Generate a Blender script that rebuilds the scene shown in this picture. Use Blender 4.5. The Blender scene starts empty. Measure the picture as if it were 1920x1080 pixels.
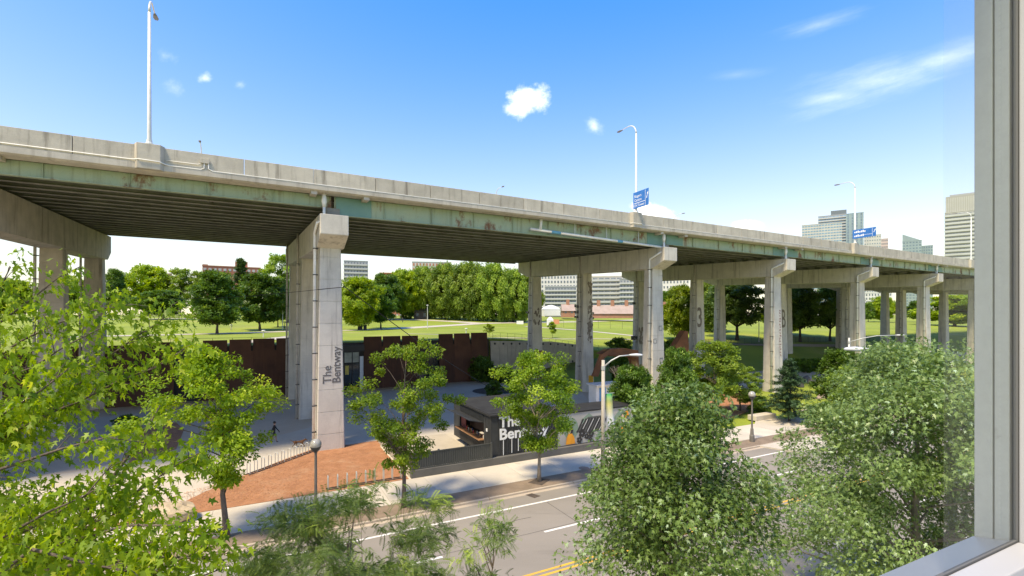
import bpy, math, random
import numpy as np
from mathutils import Vector, Matrix

S = bpy.context.scene
COL = S.collection
R = math.radians
F = 900.0            # focal length in photo pixels (1920 wide), horizon at row 590
HC = 11.0            # height of the window above the road

# ------------------------------------------------------------------ camera
cam_d = bpy.data.cameras.new('camera'); cam = bpy.data.objects.new('camera', cam_d); COL.objects.link(cam)
cam.location = (0, 0, HC); cam.rotation_euler = (R(90), 0, 0)
cam_d.sensor_width = 36.0; cam_d.lens = F / 1920 * 36.0; cam_d.shift_y = 50 / 1920
cam_d.clip_start = 0.05; cam_d.clip_end = 6000
S.camera = cam

# ------------------------------------------------------------------ light
SUN = Vector((-0.50, -0.60, 1.35)).normalized()
SUN_EL = math.asin(SUN.z); SUN_AZ = math.atan2(SUN.x, SUN.y)
sd = bpy.data.lights.new('sun', 'SUN'); so = bpy.data.objects.new('sun', sd); COL.objects.link(so)
sd.energy = 1.5; sd.angle = R(10.0); sd.color = (1.0, 0.93, 0.80)
so.rotation_euler = SUN.to_track_quat('Z', 'Y').to_euler()
so.location = SUN * 200

W = bpy.data.worlds.new('World'); S.world = W; W.use_nodes = True
nt = W.node_tree; nt.nodes.clear()
def N(tree, t, **k):
    n = tree.nodes.new(t)
    for a, b in k.items():
        setattr(n, a, b)
    return n
def L(tree, a, b): tree.links.new(a, b)
def math_(tree, op, a, b=None, c=None):
    n = N(tree, 'ShaderNodeMath', operation=op)
    for i, v in enumerate((a, b, c)):
        if v is None: continue
        if isinstance(v, (int, float)): n.inputs[i].default_value = v
        else: L(tree, v, n.inputs[i])
    return n.outputs[0]
sky = N(nt, 'ShaderNodeTexSky', sky_type='NISHITA')
sky.sun_disc = False; sky.sun_elevation = SUN_EL; sky.sun_rotation = SUN_AZ
sky.altitude = 100; sky.air_density = 1.0; sky.dust_density = 0.3; sky.ozone_density = 2.2
SKY_STRENGTH = 0.15
hsv = N(nt, 'ShaderNodeHueSaturation'); hsv.inputs['Saturation'].default_value = 1.32; hsv.inputs['Value'].default_value = 1.0; hsv.inputs['Hue'].default_value = 0.513
bw_ = N(nt, 'ShaderNodeRGBToBW'); L(nt, sky.outputs[0], bw_.inputs[0])
soft_ = N(nt, 'ShaderNodeVectorMath', operation='SCALE'); L(nt, sky.outputs[0], soft_.inputs[0])
L(nt, math_(nt, 'DIVIDE', 1.52, math_(nt, 'ADD', 1.0, math_(nt, 'MULTIPLY', bw_.outputs[0], .60))), soft_.inputs['Scale'])
L(nt, soft_.outputs[0], hsv.inputs['Color'])
L(nt, math_(nt, 'MAXIMUM', math_(nt, 'SUBTRACT', 1.70, math_(nt, 'MULTIPLY', bw_.outputs[0], .19)), .5), hsv.inputs['Saturation'])
tc = N(nt, 'ShaderNodeTexCoord'); sep = N(nt, 'ShaderNodeSeparateXYZ'); L(nt, tc.outputs['Generated'], sep.inputs[0])
yy = math_(nt, 'MAXIMUM', sep.outputs['Y'], 0.02)
ca = math_(nt, 'DIVIDE', sep.outputs['X'], yy); cb = math_(nt, 'DIVIDE', sep.outputs['Z'], yy)
def sky_noise(sx, sy, ang, detail=8, rough=0.62, off=0.0):
    c, s = math.cos(ang), math.sin(ang)
    xa = math_(nt, 'ADD', math_(nt, 'MULTIPLY', ca, c), math_(nt, 'MULTIPLY', cb, s))
    xb = math_(nt, 'SUBTRACT', math_(nt, 'MULTIPLY', cb, c), math_(nt, 'MULTIPLY', ca, s))
    cmb = N(nt, 'ShaderNodeCombineXYZ')
    L(nt, math_(nt, 'MULTIPLY', xa, sx), cmb.inputs[0]); L(nt, math_(nt, 'MULTIPLY', xb, sy), cmb.inputs[1]); cmb.inputs[2].default_value = off
    nz = N(nt, 'ShaderNodeTexNoise'); nz.inputs['Scale'].default_value = 1.0; nz.inputs['Detail'].default_value = detail; nz.inputs['Roughness'].default_value = rough
    L(nt, cmb.outputs[0], nz.inputs['Vector']); return nz.outputs[0]
puff_noise = sky_noise(34, 34, 0.0); wisp_noise = sky_noise(5, 30, R(17), off=3.1); wisp2 = sky_noise(4, 24, R(17), off=8.4)
cover = None
def cloud(px, py, rx, ry, ang, noise, amp, soft, dens):
    """one cloud of the sky, given by its direction"""
    global cover
    a0, b0 = (px - 960) / F, (590 - py) / F
    c, s = math.cos(R(ang)), math.sin(R(ang))
    da = math_(nt, 'SUBTRACT', ca, a0); db = math_(nt, 'SUBTRACT', cb, b0)
    u = math_(nt, 'DIVIDE', math_(nt, 'ADD', math_(nt, 'MULTIPLY', da, c), math_(nt, 'MULTIPLY', db, s)), rx / F)
    v = math_(nt, 'DIVIDE', math_(nt, 'SUBTRACT', math_(nt, 'MULTIPLY', db, c), math_(nt, 'MULTIPLY', da, s)), ry / F)
    r2 = math_(nt, 'SQRT', math_(nt, 'ADD', math_(nt, 'MULTIPLY', u, u), math_(nt, 'MULTIPLY', v, v)))
    val = math_(nt, 'ADD', math_(nt, 'SUBTRACT', 1.0, r2), math_(nt, 'MULTIPLY', math_(nt, 'SUBTRACT', noise, 0.5), amp))
    mr = N(nt, 'ShaderNodeMapRange', interpolation_type='SMOOTHSTEP'); mr.inputs['From Min'].default_value = 0.0; mr.inputs['From Max'].default_value = soft
    mr.inputs['To Max'].default_value = dens; L(nt, val, mr.inputs['Value'])
    o = mr.outputs[0]
    cover = o if cover is None else math_(nt, 'MAXIMUM', cover, o)
cloud(990, 188, 50, 34, 22, puff_noise, 1.5, 1.2, 0.95)
cloud(966, 204, 30, 17, 8, puff_noise, 1.4, 1.2, 0.8)
cloud(1112, 237, 24, 17, -20, puff_noise, 2.0, 1.8, 0.4)
cloud(384, 147, 20, 12, 0, puff_noise, 2.0, 1.6, 0.32)
cloud(310, 104, 30, 16, -20, puff_noise, 2.2, 2.2, 0.16)
cloud(326, 165, 26, 18, -20, puff_noise, 2.2, 2.2, 0.16)
cloud(450, 158, 14, 12, 0, puff_noise, 2.0, 2.0, 0.2)
cloud(1222, 396, 50, 18, -12, puff_noise, 1.8, 0.9, 0.75)
cloud(1396, 424, 40, 14, 0, puff_noise, 1.8, 1.0, 0.5)
cloud(1733, 428, 22, 18, 0, puff_noise, 2.0, 1.0, 0.6)
cloud(1650, 150, 225, 54, 15, wisp_noise, 1.5, 2.4, 0.36)
cloud(1560, 182, 110, 24, 10, wisp2, 1.2, 2.2, 0.38)
cloud(1770, 108, 150, 34, 17, wisp2, 1.5, 2.2, 0.34)
cloud(1530, 46, 110, 22, 16, wisp_noise, 1.6, 2.6, 0.24)
cloud(1380, 140, 70, 14, 8, wisp2, 1.6, 2.6, 0.14)
mixc = N(nt, 'ShaderNodeMix', data_type='RGBA'); L(nt, cover, mixc.inputs[0]); L(nt, hsv.outputs[0], mixc.inputs[6])
cmix = N(nt, 'ShaderNodeMix', data_type='RGBA'); L(nt, sky_noise(60, 75, 0.3, off=5.0), cmix.inputs[0]); cmix.inputs[6].default_value = (3.9, 4.2, 4.8, 1); cmix.inputs[7].default_value = (6.3, 6.3, 6.4, 1)
L(nt, cmix.outputs[2], mixc.inputs[7])
bg = N(nt, 'ShaderNodeBackground'); bg.inputs['Strength'].default_value = SKY_STRENGTH; L(nt, mixc.outputs[2], bg.inputs['Color'])
wo = N(nt, 'ShaderNodeOutputWorld'); L(nt, bg.outputs[0], wo.inputs['Surface'])

vs = S.view_settings; vs.view_transform = 'Standard'; vs.look = 'None'; vs.gamma = 1.0; vs.use_curve_mapping = False
vs.exposure = 1.98
vs.use_white_balance = True; vs.white_balance_temperature = 8100; vs.white_balance_tint = 8
S.cycles.use_denoising = True
S.cycles.max_bounces = 8; S.cycles.transparent_max_bounces = 12; S.cycles.diffuse_bounces = 4

# ------------------------------------------------------------------ frames and projections
def P(px, py, D): return Vector(((px - 960) / F * D, D, HC + (590 - py) / F * D))
def G(px, py, z=0.0):
    D = F * (HC - z) / (py - 590); return Vector(((px - 960) / F * D, D, z))
RA = R(27.5); RX, RY = Vector((math.cos(RA), math.sin(RA), 0)), Vector((-math.sin(RA), math.cos(RA), 0))
def RQ(r, q, z=0.0): return RX * r + RY * q + Vector((0, 0, z))
def toRQ(p): return Vector((p.x, p.y, 0)).dot(RX), Vector((p.x, p.y, 0)).dot(RY)
UA = R(29.39); UX, UY = Vector((math.cos(UA), math.sin(UA), 0)), Vector((-math.sin(UA), math.cos(UA), 0))
O0 = Vector((-14.56, 36.4, 0))
def UN(u, n, z=0.0): return O0 + UX * u + UY * n + Vector((0, 0, z))
def toUN(p):
    d = Vector((p.x, p.y, 0)) - O0; return d.dot(UX), d.dot(UY)
def u_at(px, n):
    """u of the point of the line n = const that lies in image column px"""
    k = (px - 960) / F; b = O0 + UY * n
    return (k * b.y - b.x) / (UX.x - k * UX.y)
def sstep(a, b, x):
    t = min(1, max(0, (x - a) / (b - a))); return t * t * (3 - 2 * t)
LN = ([-900, 33.9, 34.6, 95, 150, 250, 600, 4000], [-.03, -.03, 6.9, 7.0, 9.5, 10.3, 10.6, 11.5])
RN = ([-900, 20, 25, 34, 45, 70, 95, 150, 250, 600, 4000], [-.03, -.03, .5, 3.2, 5.0, 6.3, 7.1, 9.5, 10.3, 10.6, 11.5])
def T(u, n):
    w = sstep(30, 64, u)
    return float(np.interp(n, *LN)) * (1 - w) + float(np.interp(n, *RN)) * w
def TZ(p):
    u, n = toUN(p); return T(u, n)
def onT(px, py):
    """where the ray through a photo pixel meets the terrain"""
    D = 20.0
    while D < 1500:
        p = P(px, py, D)
        if p.z <= TZ(p): return Vector((p.x, p.y, TZ(p)))
        D *= 1.004
    return P(px, py, 900)

# ------------------------------------------------------------------ object helpers
class MB:
    def __init__(s): s.v = []; s.f = []
    def add(s, vs, fs):
        o = len(s.v); s.v += [tuple(v) for v in vs]; s.f += [tuple(i + o for i in f) for f in fs]
    def box(s, x0, x1, y0, y1, z0, z1):
        s.add([(x0, y0, z0), (x1, y0, z0), (x1, y1, z0), (x0, y1, z0), (x0, y0, z1), (x1, y0, z1), (x1, y1, z1), (x0, y1, z1)],
              [(3, 2, 1, 0), (4, 5, 6, 7), (0, 1, 5, 4), (1, 2, 6, 5), (2, 3, 7, 6), (3, 0, 4, 7)]); return s
    def obox(s, c, ax, ay, az):
        c, ax, ay, az = map(Vector, (c, ax, ay, az))
        q = [c - ax - ay - az, c + ax - ay - az, c + ax + ay - az, c - ax + ay - az, c - ax - ay + az, c + ax - ay + az, c + ax + ay + az, c - ax + ay + az]
        s.add(q, [(3, 2, 1, 0), (4, 5, 6, 7), (0, 1, 5, 4), (1, 2, 6, 5), (2, 3, 7, 6), (3, 0, 4, 7)]); return s
    def prism(s, poly, vec):
        n = len(poly); vec = Vector(vec); a = [Vector(p) for p in poly]
        s.add(a + [p + vec for p in a], [tuple(range(n))[::-1], tuple(range(n, 2 * n))] + [(i, (i + 1) % n, n + (i + 1) % n, n + i) for i in range(n)]); return s
    def loft(s, rings, cap=True):
        n = len(rings[0]); vs = [p for r in rings for p in r]; fs = []
        for k in range(len(rings) - 1):
            for i in range(n):
                j = (i + 1) % n; fs.append((k * n + i, k * n + j, (k + 1) * n + j, (k + 1) * n + i))
        if cap: fs += [tuple(range(n))[::-1], tuple(range(len(vs) - n, len(vs)))]
        s.add(vs, fs); return s
    def tube(s, pts, rad, seg=8, cap=True):
        pts = [Vector(p) for p in pts]; rings = []
        if not hasattr(rad, '__len__'): rad = [rad] * len(pts)
        up = None
        for i, p in enumerate(pts):
            d = (pts[min(i + 1, len(pts) - 1)] - pts[max(i - 1, 0)]).normalized()
            if up is None or abs(up.dot(d)) > .98: up = Vector((0, 0, 1)) if abs(d.z) < .9 else Vector((1, 0, 0))
            x = d.cross(up).normalized(); y = x.cross(d).normalized(); up = y
            rings.append([p + (x * math.cos(2 * math.pi * k / seg) + y * math.sin(2 * math.pi * k / seg)) * rad[i] for k in range(seg)])
        return s.loft(rings, cap)
    def lathe(s, prof, c=(0, 0, 0), seg=16):
        c = Vector(c)
        return s.loft([[c + Vector((r * math.cos(2 * math.pi * k / seg), r * math.sin(2 * math.pi * k / seg), z)) for k in range(seg)] for r, z in prof])
    def mesh(s, name, smooth=False):
        me = bpy.data.meshes.new(name); me.from_pydata(s.v, [], s.f)
        if smooth: me.polygons.foreach_set('use_smooth', [True] * len(me.polygons))
        me.update(); return me
    def build(s, name, mat, parent=None, smooth=False, label=None, kind=None, bevel=0):
        return obj(name, s.mesh(name, smooth), mat, parent, label, kind, bevel)
def obj(name, me, mat, parent=None, label=None, kind=None, bevel=0):
    if mat is not None and not (len(me.materials) and me.materials[0] is mat):
        me.materials.clear(); me.materials.append(mat)
    o = bpy.data.objects.new(name, me); COL.objects.link(o)
    if parent: o.parent = parent
    if label: o['label'] = label
    if kind: o['kind'] = kind
    if bevel:
        m = o.modifiers.new('bevel', 'BEVEL'); m.width = bevel; m.segments = 2; m.limit_method = 'ANGLE'
    return o
def thing(name, label, cat, loc=(0, 0, 0), rotz=0.0, group=None):
    o = bpy.data.objects.new(name, None); COL.objects.link(o); o.location = loc; o.rotation_euler = (0, 0, rotz)
    o.empty_display_size = .2
    return tag(o, label, cat, group)
def tag(o, label, cat, group=None):
    o['label'] = label; o['category'] = cat
    if group: o['group'] = group
    return o
def struct(o): o['kind'] = 'structure'; return o
def copy_tree(o, parent=None):
    c = o.copy(); COL.objects.link(c)
    if parent: c.parent = parent
    for ch in list(o.children): copy_tree(ch, c)
    return c
def dup(src, label, loc, rotz=None, scale=None, group=None):
    c = copy_tree(src); c.location = loc; c['label'] = label
    if rotz is not None: c.rotation_euler = (0, 0, rotz)
    if scale: c.scale = scale if hasattr(scale, '__len__') else (scale,) * 3
    if group: c['group'] = group
    return c
def text(name, body, size, mat, parent, mtx, extrude=.01, spacing=1.0, bold=0.0, align='LEFT', sx=1.0):
    cu = bpy.data.curves.new(name, 'FONT'); cu.body = body; cu.size = size; cu.extrude = extrude; cu.space_character = spacing; cu.offset = bold; cu.align_x = align
    cu.resolution_u = 3
    cu.materials.append(mat)
    tmp = bpy.data.objects.new('tmp', cu); COL.objects.link(tmp); bpy.context.view_layer.update()
    me = bpy.data.meshes.new_from_object(tmp.evaluated_get(bpy.context.evaluated_depsgraph_get())); bpy.data.objects.remove(tmp); bpy.data.curves.remove(cu)
    o = obj(name, me, mat, parent); o.matrix_local = mtx @ Matrix.Diagonal((sx, 1, 1, 1)); return o
def frame(o, x, y):
    """matrix of a flat thing at o whose right is x and whose up is y"""
    x = Vector(x).normalized(); y = Vector(y).normalized(); z = x.cross(y)
    return Matrix(((x.x, y.x, z.x, o[0]), (x.y, y.y, z.y, o[1]), (x.z, y.z, z.z, o[2]), (0, 0, 0, 1)))

# ------------------------------------------------------------------ materials
def mat(name, c1, c2=None, scale=3.0, rough=.7, bump=0.0, bscale=None, stretch=(1, 1, 1), metal=0.0, streak=None, streak_amt=0.0,
        fine=0.0, spots=None, spot_lo=.62, spot_hi=.72, spot_scale=1.0, spot_stretch=(1, 1, 1), spec=.5, emit=0.0, rand=0.0):
    m = bpy.data.materials.new(name); m.use_nodes = True; t = m.node_tree; b = t.nodes['Principled BSDF']
    b.inputs['Roughness'].default_value = rough; b.inputs['Metallic'].default_value = metal; b.inputs['Specular IOR Level'].default_value = spec
    if c2 is None: c2 = c1
    tcn = N(t, 'ShaderNodeTexCoord'); oi = N(t, 'ShaderNodeObjectInfo')
    va = N(t, 'ShaderNodeVectorMath', operation='ADD'); L(t, tcn.outputs['Object'], va.inputs[0])
    cx = N(t, 'ShaderNodeCombineXYZ'); rr = math_(t, 'MULTIPLY', oi.outputs['Random'], 61.0)
    for i in range(3): L(t, rr, cx.inputs[i])
    L(t, cx.outputs[0], va.inputs[1]); vec = va.outputs[0]
    def nz(sc, st=(1, 1, 1), detail=5, ro=.6):
        mp = N(t, 'ShaderNodeMapping'); mp.inputs['Scale'].default_value = st; L(t, vec, mp.inputs['Vector'])
        n = N(t, 'ShaderNodeTexNoise'); n.inputs['Scale'].default_value = sc; n.inputs['Detail'].default_value = detail; n.inputs['Roughness'].default_value = ro
        L(t, mp.outputs[0], n.inputs['Vector']); return n.outputs[0]
    def ramp(v, lo, hi):
        r = N(t, 'ShaderNodeMapRange', interpolation_type='SMOOTHSTEP'); r.inputs['From Min'].default_value = lo; r.inputs['From Max'].default_value = hi; L(t, v, r.inputs['Value']); return r.outputs[0]
    def mix(f, a, c, mode='MIX'):
        x = N(t, 'ShaderNodeMix', data_type='RGBA', blend_type=mode)
        if isinstance(f, float): x.inputs[0].default_value = f
        else: L(t, f, x.inputs[0])
        for i, q in ((6, a), (7, c)):
            if isinstance(q, (tuple, list)): x.inputs[i].default_value = (*q, 1)
            else: L(t, q, x.inputs[i])
        return x.outputs[2]
    col = mix(ramp(nz(scale, stretch), .3, .7), c1, c2)
    if streak:
        col = mix(math_(t, 'MULTIPLY', ramp(nz(1.0, (2.2, 2.2, .14), 6, .65), .5, .72), streak_amt), col, streak)
    if spots:
        col = mix(ramp(nz(spot_scale, spot_stretch, 7, .65), spot_lo, spot_hi), col, spots)
    if fine:
        g = ramp(nz(38.0, (1, 1, 1), 3, .7), .25, .75); k = N(t, 'ShaderNodeMapRange'); k.inputs['To Min'].default_value = 1 - fine; k.inputs['To Max'].default_value = 1 + fine; L(t, g, k.inputs['Value'])
        sc = N(t, 'ShaderNodeVectorMath', operation='SCALE'); L(t, col, sc.inputs[0]); L(t, k.outputs[0], sc.inputs['Scale']); col = sc.outputs[0]
    if rand:
        k = N(t, 'ShaderNodeMapRange'); k.inputs['To Min'].default_value = 1 - rand; k.inputs['To Max'].default_value = 1 + rand; L(t, oi.outputs['Random'], k.inputs['Value'])
        sc = N(t, 'ShaderNodeVectorMath', operation='SCALE'); L(t, col, sc.inputs[0]); L(t, k.outputs[0], sc.inputs['Scale']); col = sc.outputs[0]
    L(t, col, b.inputs['Base Color'])
    if bump:
        bp = N(t, 'ShaderNodeBump'); bp.inputs['Strength'].default_value = min(1, bump); bp.inputs['Distance'].default_value = .05
        L(t, nz(bscale or scale * 6, (1, 1, 1), 4), bp.inputs['Height']); L(t, bp.outputs[0], b.inputs['Normal'])
    return m
def leaf_mat(name, dark, light, pale=None, trans=.35, rough=.45):
    m = bpy.data.materials.new(name); m.use_nodes = True; t = m.node_tree; t.nodes.clear()
    at = N(t, 'ShaderNodeAttribute', attribute_name='tint'); oi = N(t, 'ShaderNodeObjectInfo')
    cr = N(t, 'ShaderNodeValToRGB'); L(t, at.outputs['Fac'], cr.inputs[0])
    e = cr.color_ramp.elements; e[0].position = .05; e[0].color = (*dark, 1); e[1].position = .8; e[1].color = (*light, 1)
    if pale: x = e.new(1.0); x.color = (*pale, 1)
    k = N(t, 'ShaderNodeMapRange'); k.inputs['To Min'].default_value = .78; k.inputs['To Max'].default_value = 1.22; L(t, oi.outputs['Random'], k.inputs['Value'])
    sc = N(t, 'ShaderNodeVectorMath', operation='SCALE'); L(t, cr.outputs[0], sc.inputs[0]); L(t, k.outputs[0], sc.inputs['Scale'])
    b = N(t, 'ShaderNodeBsdfPrincipled'); b.inputs['Roughness'].default_value = rough; b.inputs['Specular IOR Level'].default_value = .35; L(t, sc.outputs[0], b.inputs['Base Color'])
    tr = N(t, 'ShaderNodeBsdfTranslucent'); s2 = N(t, 'ShaderNodeVectorMath', operation='MULTIPLY'); L(t, sc.outputs[0], s2.inputs[0]); s2.inputs[1].default_value = (1.35, 1.25, .5); L(t, s2.outputs[0], tr.inputs['Color'])
    mx = N(t, 'ShaderNodeMixShader'); mx.inputs[0].default_value = trans; L(t, b.outputs[0], mx.inputs[1]); L(t, tr.outputs[0], mx.inputs[2])
    o = N(t, 'ShaderNodeOutputMaterial'); L(t, mx.outputs[0], o.inputs['Surface']); return m
def glass_mat(name, col=(.02, .03, .035), rough=.08):
    return mat(name, col, tuple(c * 1.8 for c in col), scale=.6, rough=rough, spec=.9)

CONC = mat('pale_concrete', (.54, .495, .415), (.44, .40, .335), scale=.9, rough=.85, bump=.15, streak=(.26, .225, .18), streak_amt=.55, fine=.1)  # pale concrete of the deck slab, brackets and retaining wall
PARA = mat('parapet_concrete', (.54, .495, .41), (.43, .395, .325), scale=.7, rough=.88, bump=.2, streak=(.20, .175, .14), streak_amt=.85, fine=.12, rand=.08)
PIER = mat('pier_concrete', (.64, .595, .51), (.54, .50, .43), scale=.8, rough=.85, bump=.12, streak=(.27, .24, .2), streak_amt=.75, fine=.08, rand=.06)
PIERD = mat('stained_shaded_pier_concrete', (.54, .475, .40), (.42, .37, .305), scale=.8, rough=.88, bump=.15, streak=(.13, .11, .09), streak_amt=.7, fine=.1)  # browner than the other piers: stain and deck shade both put into the colour
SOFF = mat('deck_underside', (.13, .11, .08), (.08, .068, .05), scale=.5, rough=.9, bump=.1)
GREEN = mat('green_girder_paint', (.30, .40, .30), (.37, .43, .30), scale=.5, rough=.6, spots=(.18, .08, .035), spot_lo=.53, spot_hi=.66, spot_scale=.7, spot_stretch=(1, 1, .6), fine=.08, streak=(.20, .23, .15), streak_amt=.7)
TEAL = mat('teal_girder_paint', (.13, .27, .24), (.17, .31, .26), scale=.6, rough=.55, spots=(.15, .08, .045), spot_lo=.68, spot_hi=.78, spot_scale=1.2)
GIRD = mat('dull_girder_paint', (.29, .28, .25), (.19, .183, .165), scale=.6, rough=.75, spots=(.10, .055, .03), spot_lo=.6, spot_hi=.75, spot_scale=.7)
WHITE = mat('white_pipe', (.84, .83, .78), (.74, .72, .66), scale=2, rough=.5, rand=.06)
PIPE = mat('grey_pipe', (.55, .52, .46), (.42, .39, .34), scale=1.5, rough=.55)
BLUEP = mat('blue_coupling', (.10, .34, .50), (.14, .40, .55), rough=.5)
DARKM = mat('dark_steel', (.035, .035, .035), (.06, .058, .055), scale=4, rough=.55)
GALV = mat('galvanised_steel', (.50, .52, .50), (.42, .44, .42), scale=3, rough=.45, metal=.3)
POLEW = mat('pale_lamp_pole', (.66, .67, .64), (.58, .59, .56), scale=2, rough=.45)
CORT = mat('weathering_steel', (.115, .048, .026), (.075, .032, .019), scale=.5, rough=.8, bump=.1, streak=(.15, .06, .03), streak_amt=.6, rand=.3)
ASPH = mat('plaza_asphalt', (.49, .395, .29), (.54, .44, .325), scale=.25, rough=.92, fine=.18, bump=.1, bscale=60)  # paler than asphalt; fill light for the deck's shade is put into the colour
ROADM = mat('worn_road_surface', (.265, .235, .195), (.225, .20, .165), scale=.22, rough=.92, fine=.14, bump=.1, bscale=50, stretch=(.35, 1, 1), spots=(.185, .163, .135), spot_lo=.56, spot_hi=.75, spot_scale=.35, spot_stretch=(.25, 1, 1))
SIDE = mat('sidewalk_concrete', (.55, .495, .405), (.48, .43, .35), scale=.6, rough=.9, fine=.1, bump=.1, bscale=50, rand=.07, spots=(.33, .295, .24), spot_lo=.6, spot_hi=.78, spot_scale=.8)
PATHM = mat('path_concrete', (.54, .485, .395), (.47, .42, .34), scale=.4, rough=.9, fine=.1, spots=(.32, .29, .24), spot_lo=.6, spot_hi=.8, spot_scale=.5)
PARKP = mat('park_path', (.50, .45, .37), (.42, .38, .31), scale=.4, rough=.9)
STRIP = mat('brown_boulevard_paving', (.25, .185, .13), (.195, .145, .10), scale=1.4, rough=.92, fine=.2, bump=.2)
KERB = mat('kerb_concrete', (.46, .38, .29), (.40, .33, .25), scale=1.2, rough=.9, fine=.12)
FENCEP = mat('grey_fence_paint', (.072, .076, .071), (.058, .062, .058), scale=2, rough=.55)
MULCH = mat('orange_wood_chips', (.43, .20, .098), (.33, .148, .07), scale=1.4, rough=.95, fine=.35, bump=.8, bscale=26, spots=(.44, .25, .14), spot_lo=.5, spot_hi=.72, spot_scale=.5)
SOIL = mat('dark_soil', (.10, .075, .055), (.06, .045, .035), scale=3, rough=.95, fine=.3, bump=.6)
LINEW = mat('white_road_paint', (.78, .76, .70), (.66, .63, .57), scale=2.5, rough=.7, spots=(.40, .37, .32), spot_lo=.64, spot_hi=.74, spot_scale=6)
LINEY = mat('yellow_road_paint', (.75, .42, .04), (.62, .36, .06), scale=2.5, rough=.7)
SEAL = mat('tar_seal', (.05, .045, .04), (.08, .07, .06), rough=.8)
BARK = mat('grey_brown_bark', (.17, .13, .10), (.095, .075, .06), scale=6, rough=.95, bump=.6, bscale=18, stretch=(1, 1, .35))
BARKD = mat('dark_bark', (.075, .06, .048), (.045, .038, .03), scale=4, rough=.95, bump=.5, stretch=(1, 1, .35))
BARKP = mat('pale_bark', (.30, .255, .20), (.20, .17, .135), scale=5, rough=.95, bump=.4, stretch=(1, 1, .35))
BLACKW = mat('charcoal_siding', (.028, .031, .033), (.042, .045, .047), scale=2, rough=.55, rand=.1)
PLINTH = mat('grey_plinth', (.125, .12, .11), (.10, .097, .09), scale=1.2, rough=.85, fine=.1)
ROOFD = mat('dark_roof', (.036, .037, .038), (.026, .027, .028), scale=.7, rough=.9, spec=.15, fine=.1)
WOODO = mat('orange_wood', (.34, .18, .085), (.26, .13, .065), scale=3, stretch=(.2, 1, 1), rough=.6)
WHITEP = mat('white_paint', (.80, .80, .78), (.74, .74, .72), scale=1.5, rough=.6)
BLUED = mat('blue_door', (.07, .27, .50), (.09, .31, .54), rough=.5)
BLACK = mat('black_paint', (.018, .018, .02), rough=.5)
GLASSD = glass_mat('dark_glass')
SIGNB = mat('blue_sign_face', (.012, .13, .42), (.02, .16, .46), rough=.45)
SIGNW = mat('white_sign_print', (.80, .82, .84), rough=.5)
LETTER = mat('grey_painted_lettering', (.10, .095, .09), (.16, .15, .14), scale=5, rough=.8)
FADED = mat('faded_brown_paint', (.16, .125, .095), (.24, .20, .16), scale=3, rough=.85, spots=(.40, .36, .30), spot_lo=.55, spot_hi=.7, spot_scale=3)
SKIN = mat('skin', (.42, .24, .16), rough=.6)

exec_later = []

# ------------------------------------------------------------------ ground
GRASS = mat('lawn_grass', (.245, .30, .024), (.175, .23, .02), scale=.075, rough=.95, fine=.22, bump=.3, bscale=8, spots=(.31, .29, .085), spot_lo=.53, spot_hi=.72, spot_scale=.07, spot_stretch=(1, 2.2, 1))
GRASSD = mat('rough_grass', (.10, .15, .03), (.15, .19, .045), scale=.6, rough=.95, fine=.25, bump=.5, bscale=9)
us = [-1800, -1000, -600, -400, -280, -200] + list(range(-150, 330, 6)) + [340, 400, 520, 700, 1000, 1800]
ns = [-1200, -600, -250, -120, -60, -30, -10, 5, 15, 20, 22.5, 25, 27.5, 30, 32, 33.9, 34.6] + list(range(37, 160, 5)) + [165, 180, 200, 225, 250, 300, 400, 600, 900, 1400, 2400, 4000]
m = MB(); gv = [UN(u, n, T(u, n)) for n in ns for u in us]; nu = len(us)
m.add(gv, [(j * nu + i, j * nu + i + 1, (j + 1) * nu + i + 1, (j + 1) * nu + i) for j in range(len(ns) - 1) for i in range(nu - 1)])
struct(m.build('ground', GRASS, smooth=True))
def sheet(name, pts, z, mt, parent=None, thick=0.0):
    pts = [Vector((p.x, p.y, z)) for p in pts]
    a = sum(pts[i].x * pts[(i + 1) % len(pts)].y - pts[(i + 1) % len(pts)].x * pts[i].y for i in range(len(pts)))
    if a < 0: pts = pts[::-1]
    mb = MB()
    if thick: mb.prism([Vector((p.x, p.y, z - thick)) for p in pts], (0, 0, thick))
    else: mb.add(pts, [tuple(range(len(pts)))])
    return mb.build(name, mt, parent)
def rect(r0, r1, q0, q1): return [RQ(r0, q0), RQ(r1, q0), RQ(r1, q1), RQ(r0, q1)]
road = struct(sheet('road', rect(-160, 330, 8.9, 25.55), 0.0, ROADM))
for q, w, nm, mt_ in ((24.2, .16, 'edge_line', LINEW), (17.35, .13, 'centre_line', LINEY), (17.65, .13, 'centre_line', LINEY), (10.6, .16, 'edge_line', LINEW)):
    sheet(nm, rect(-150, 320, q - w / 2, q + w / 2), .005, mt_, road)
for k in range(-12, 30):
    r0 = toRQ(G(1020, 997))[0] + k * 9.0
    if k % 1 == 0:
        sheet('lane_dash', rect(r0, r0 + 3.6, 20.72, 20.88), .005, LINEW, road); sheet('lane_dash', rect(r0 + 2, r0 + 5.6, 13.9, 14.06), .005, LINEW, road)
for k in range(-4, 12):
    r0 = 5.6 + k * 9.2
    sheet('joint_seal', [RQ(r0, 8.95), RQ(r0 + .035, 8.95), RQ(r0 + .035, 24.05), RQ(r0, 24.05)], .0045, SEAL, road)
sheet('joint_seal', rect(-150, 320, 20.97, 21.0), .0042, SEAL, road)
def box_rq(name, r0, r1, q0, q1, z0, z1, mt, parent=None, bevel=0):
    mb = MB().box(0, r1 - r0, 0, q1 - q0, z0, z1); o = mb.build(name, mt, parent, bevel=bevel); o.location = RQ(r0, q0); o.rotation_euler = (0, 0, RA); return o
rgc = random.Random(12)
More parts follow.
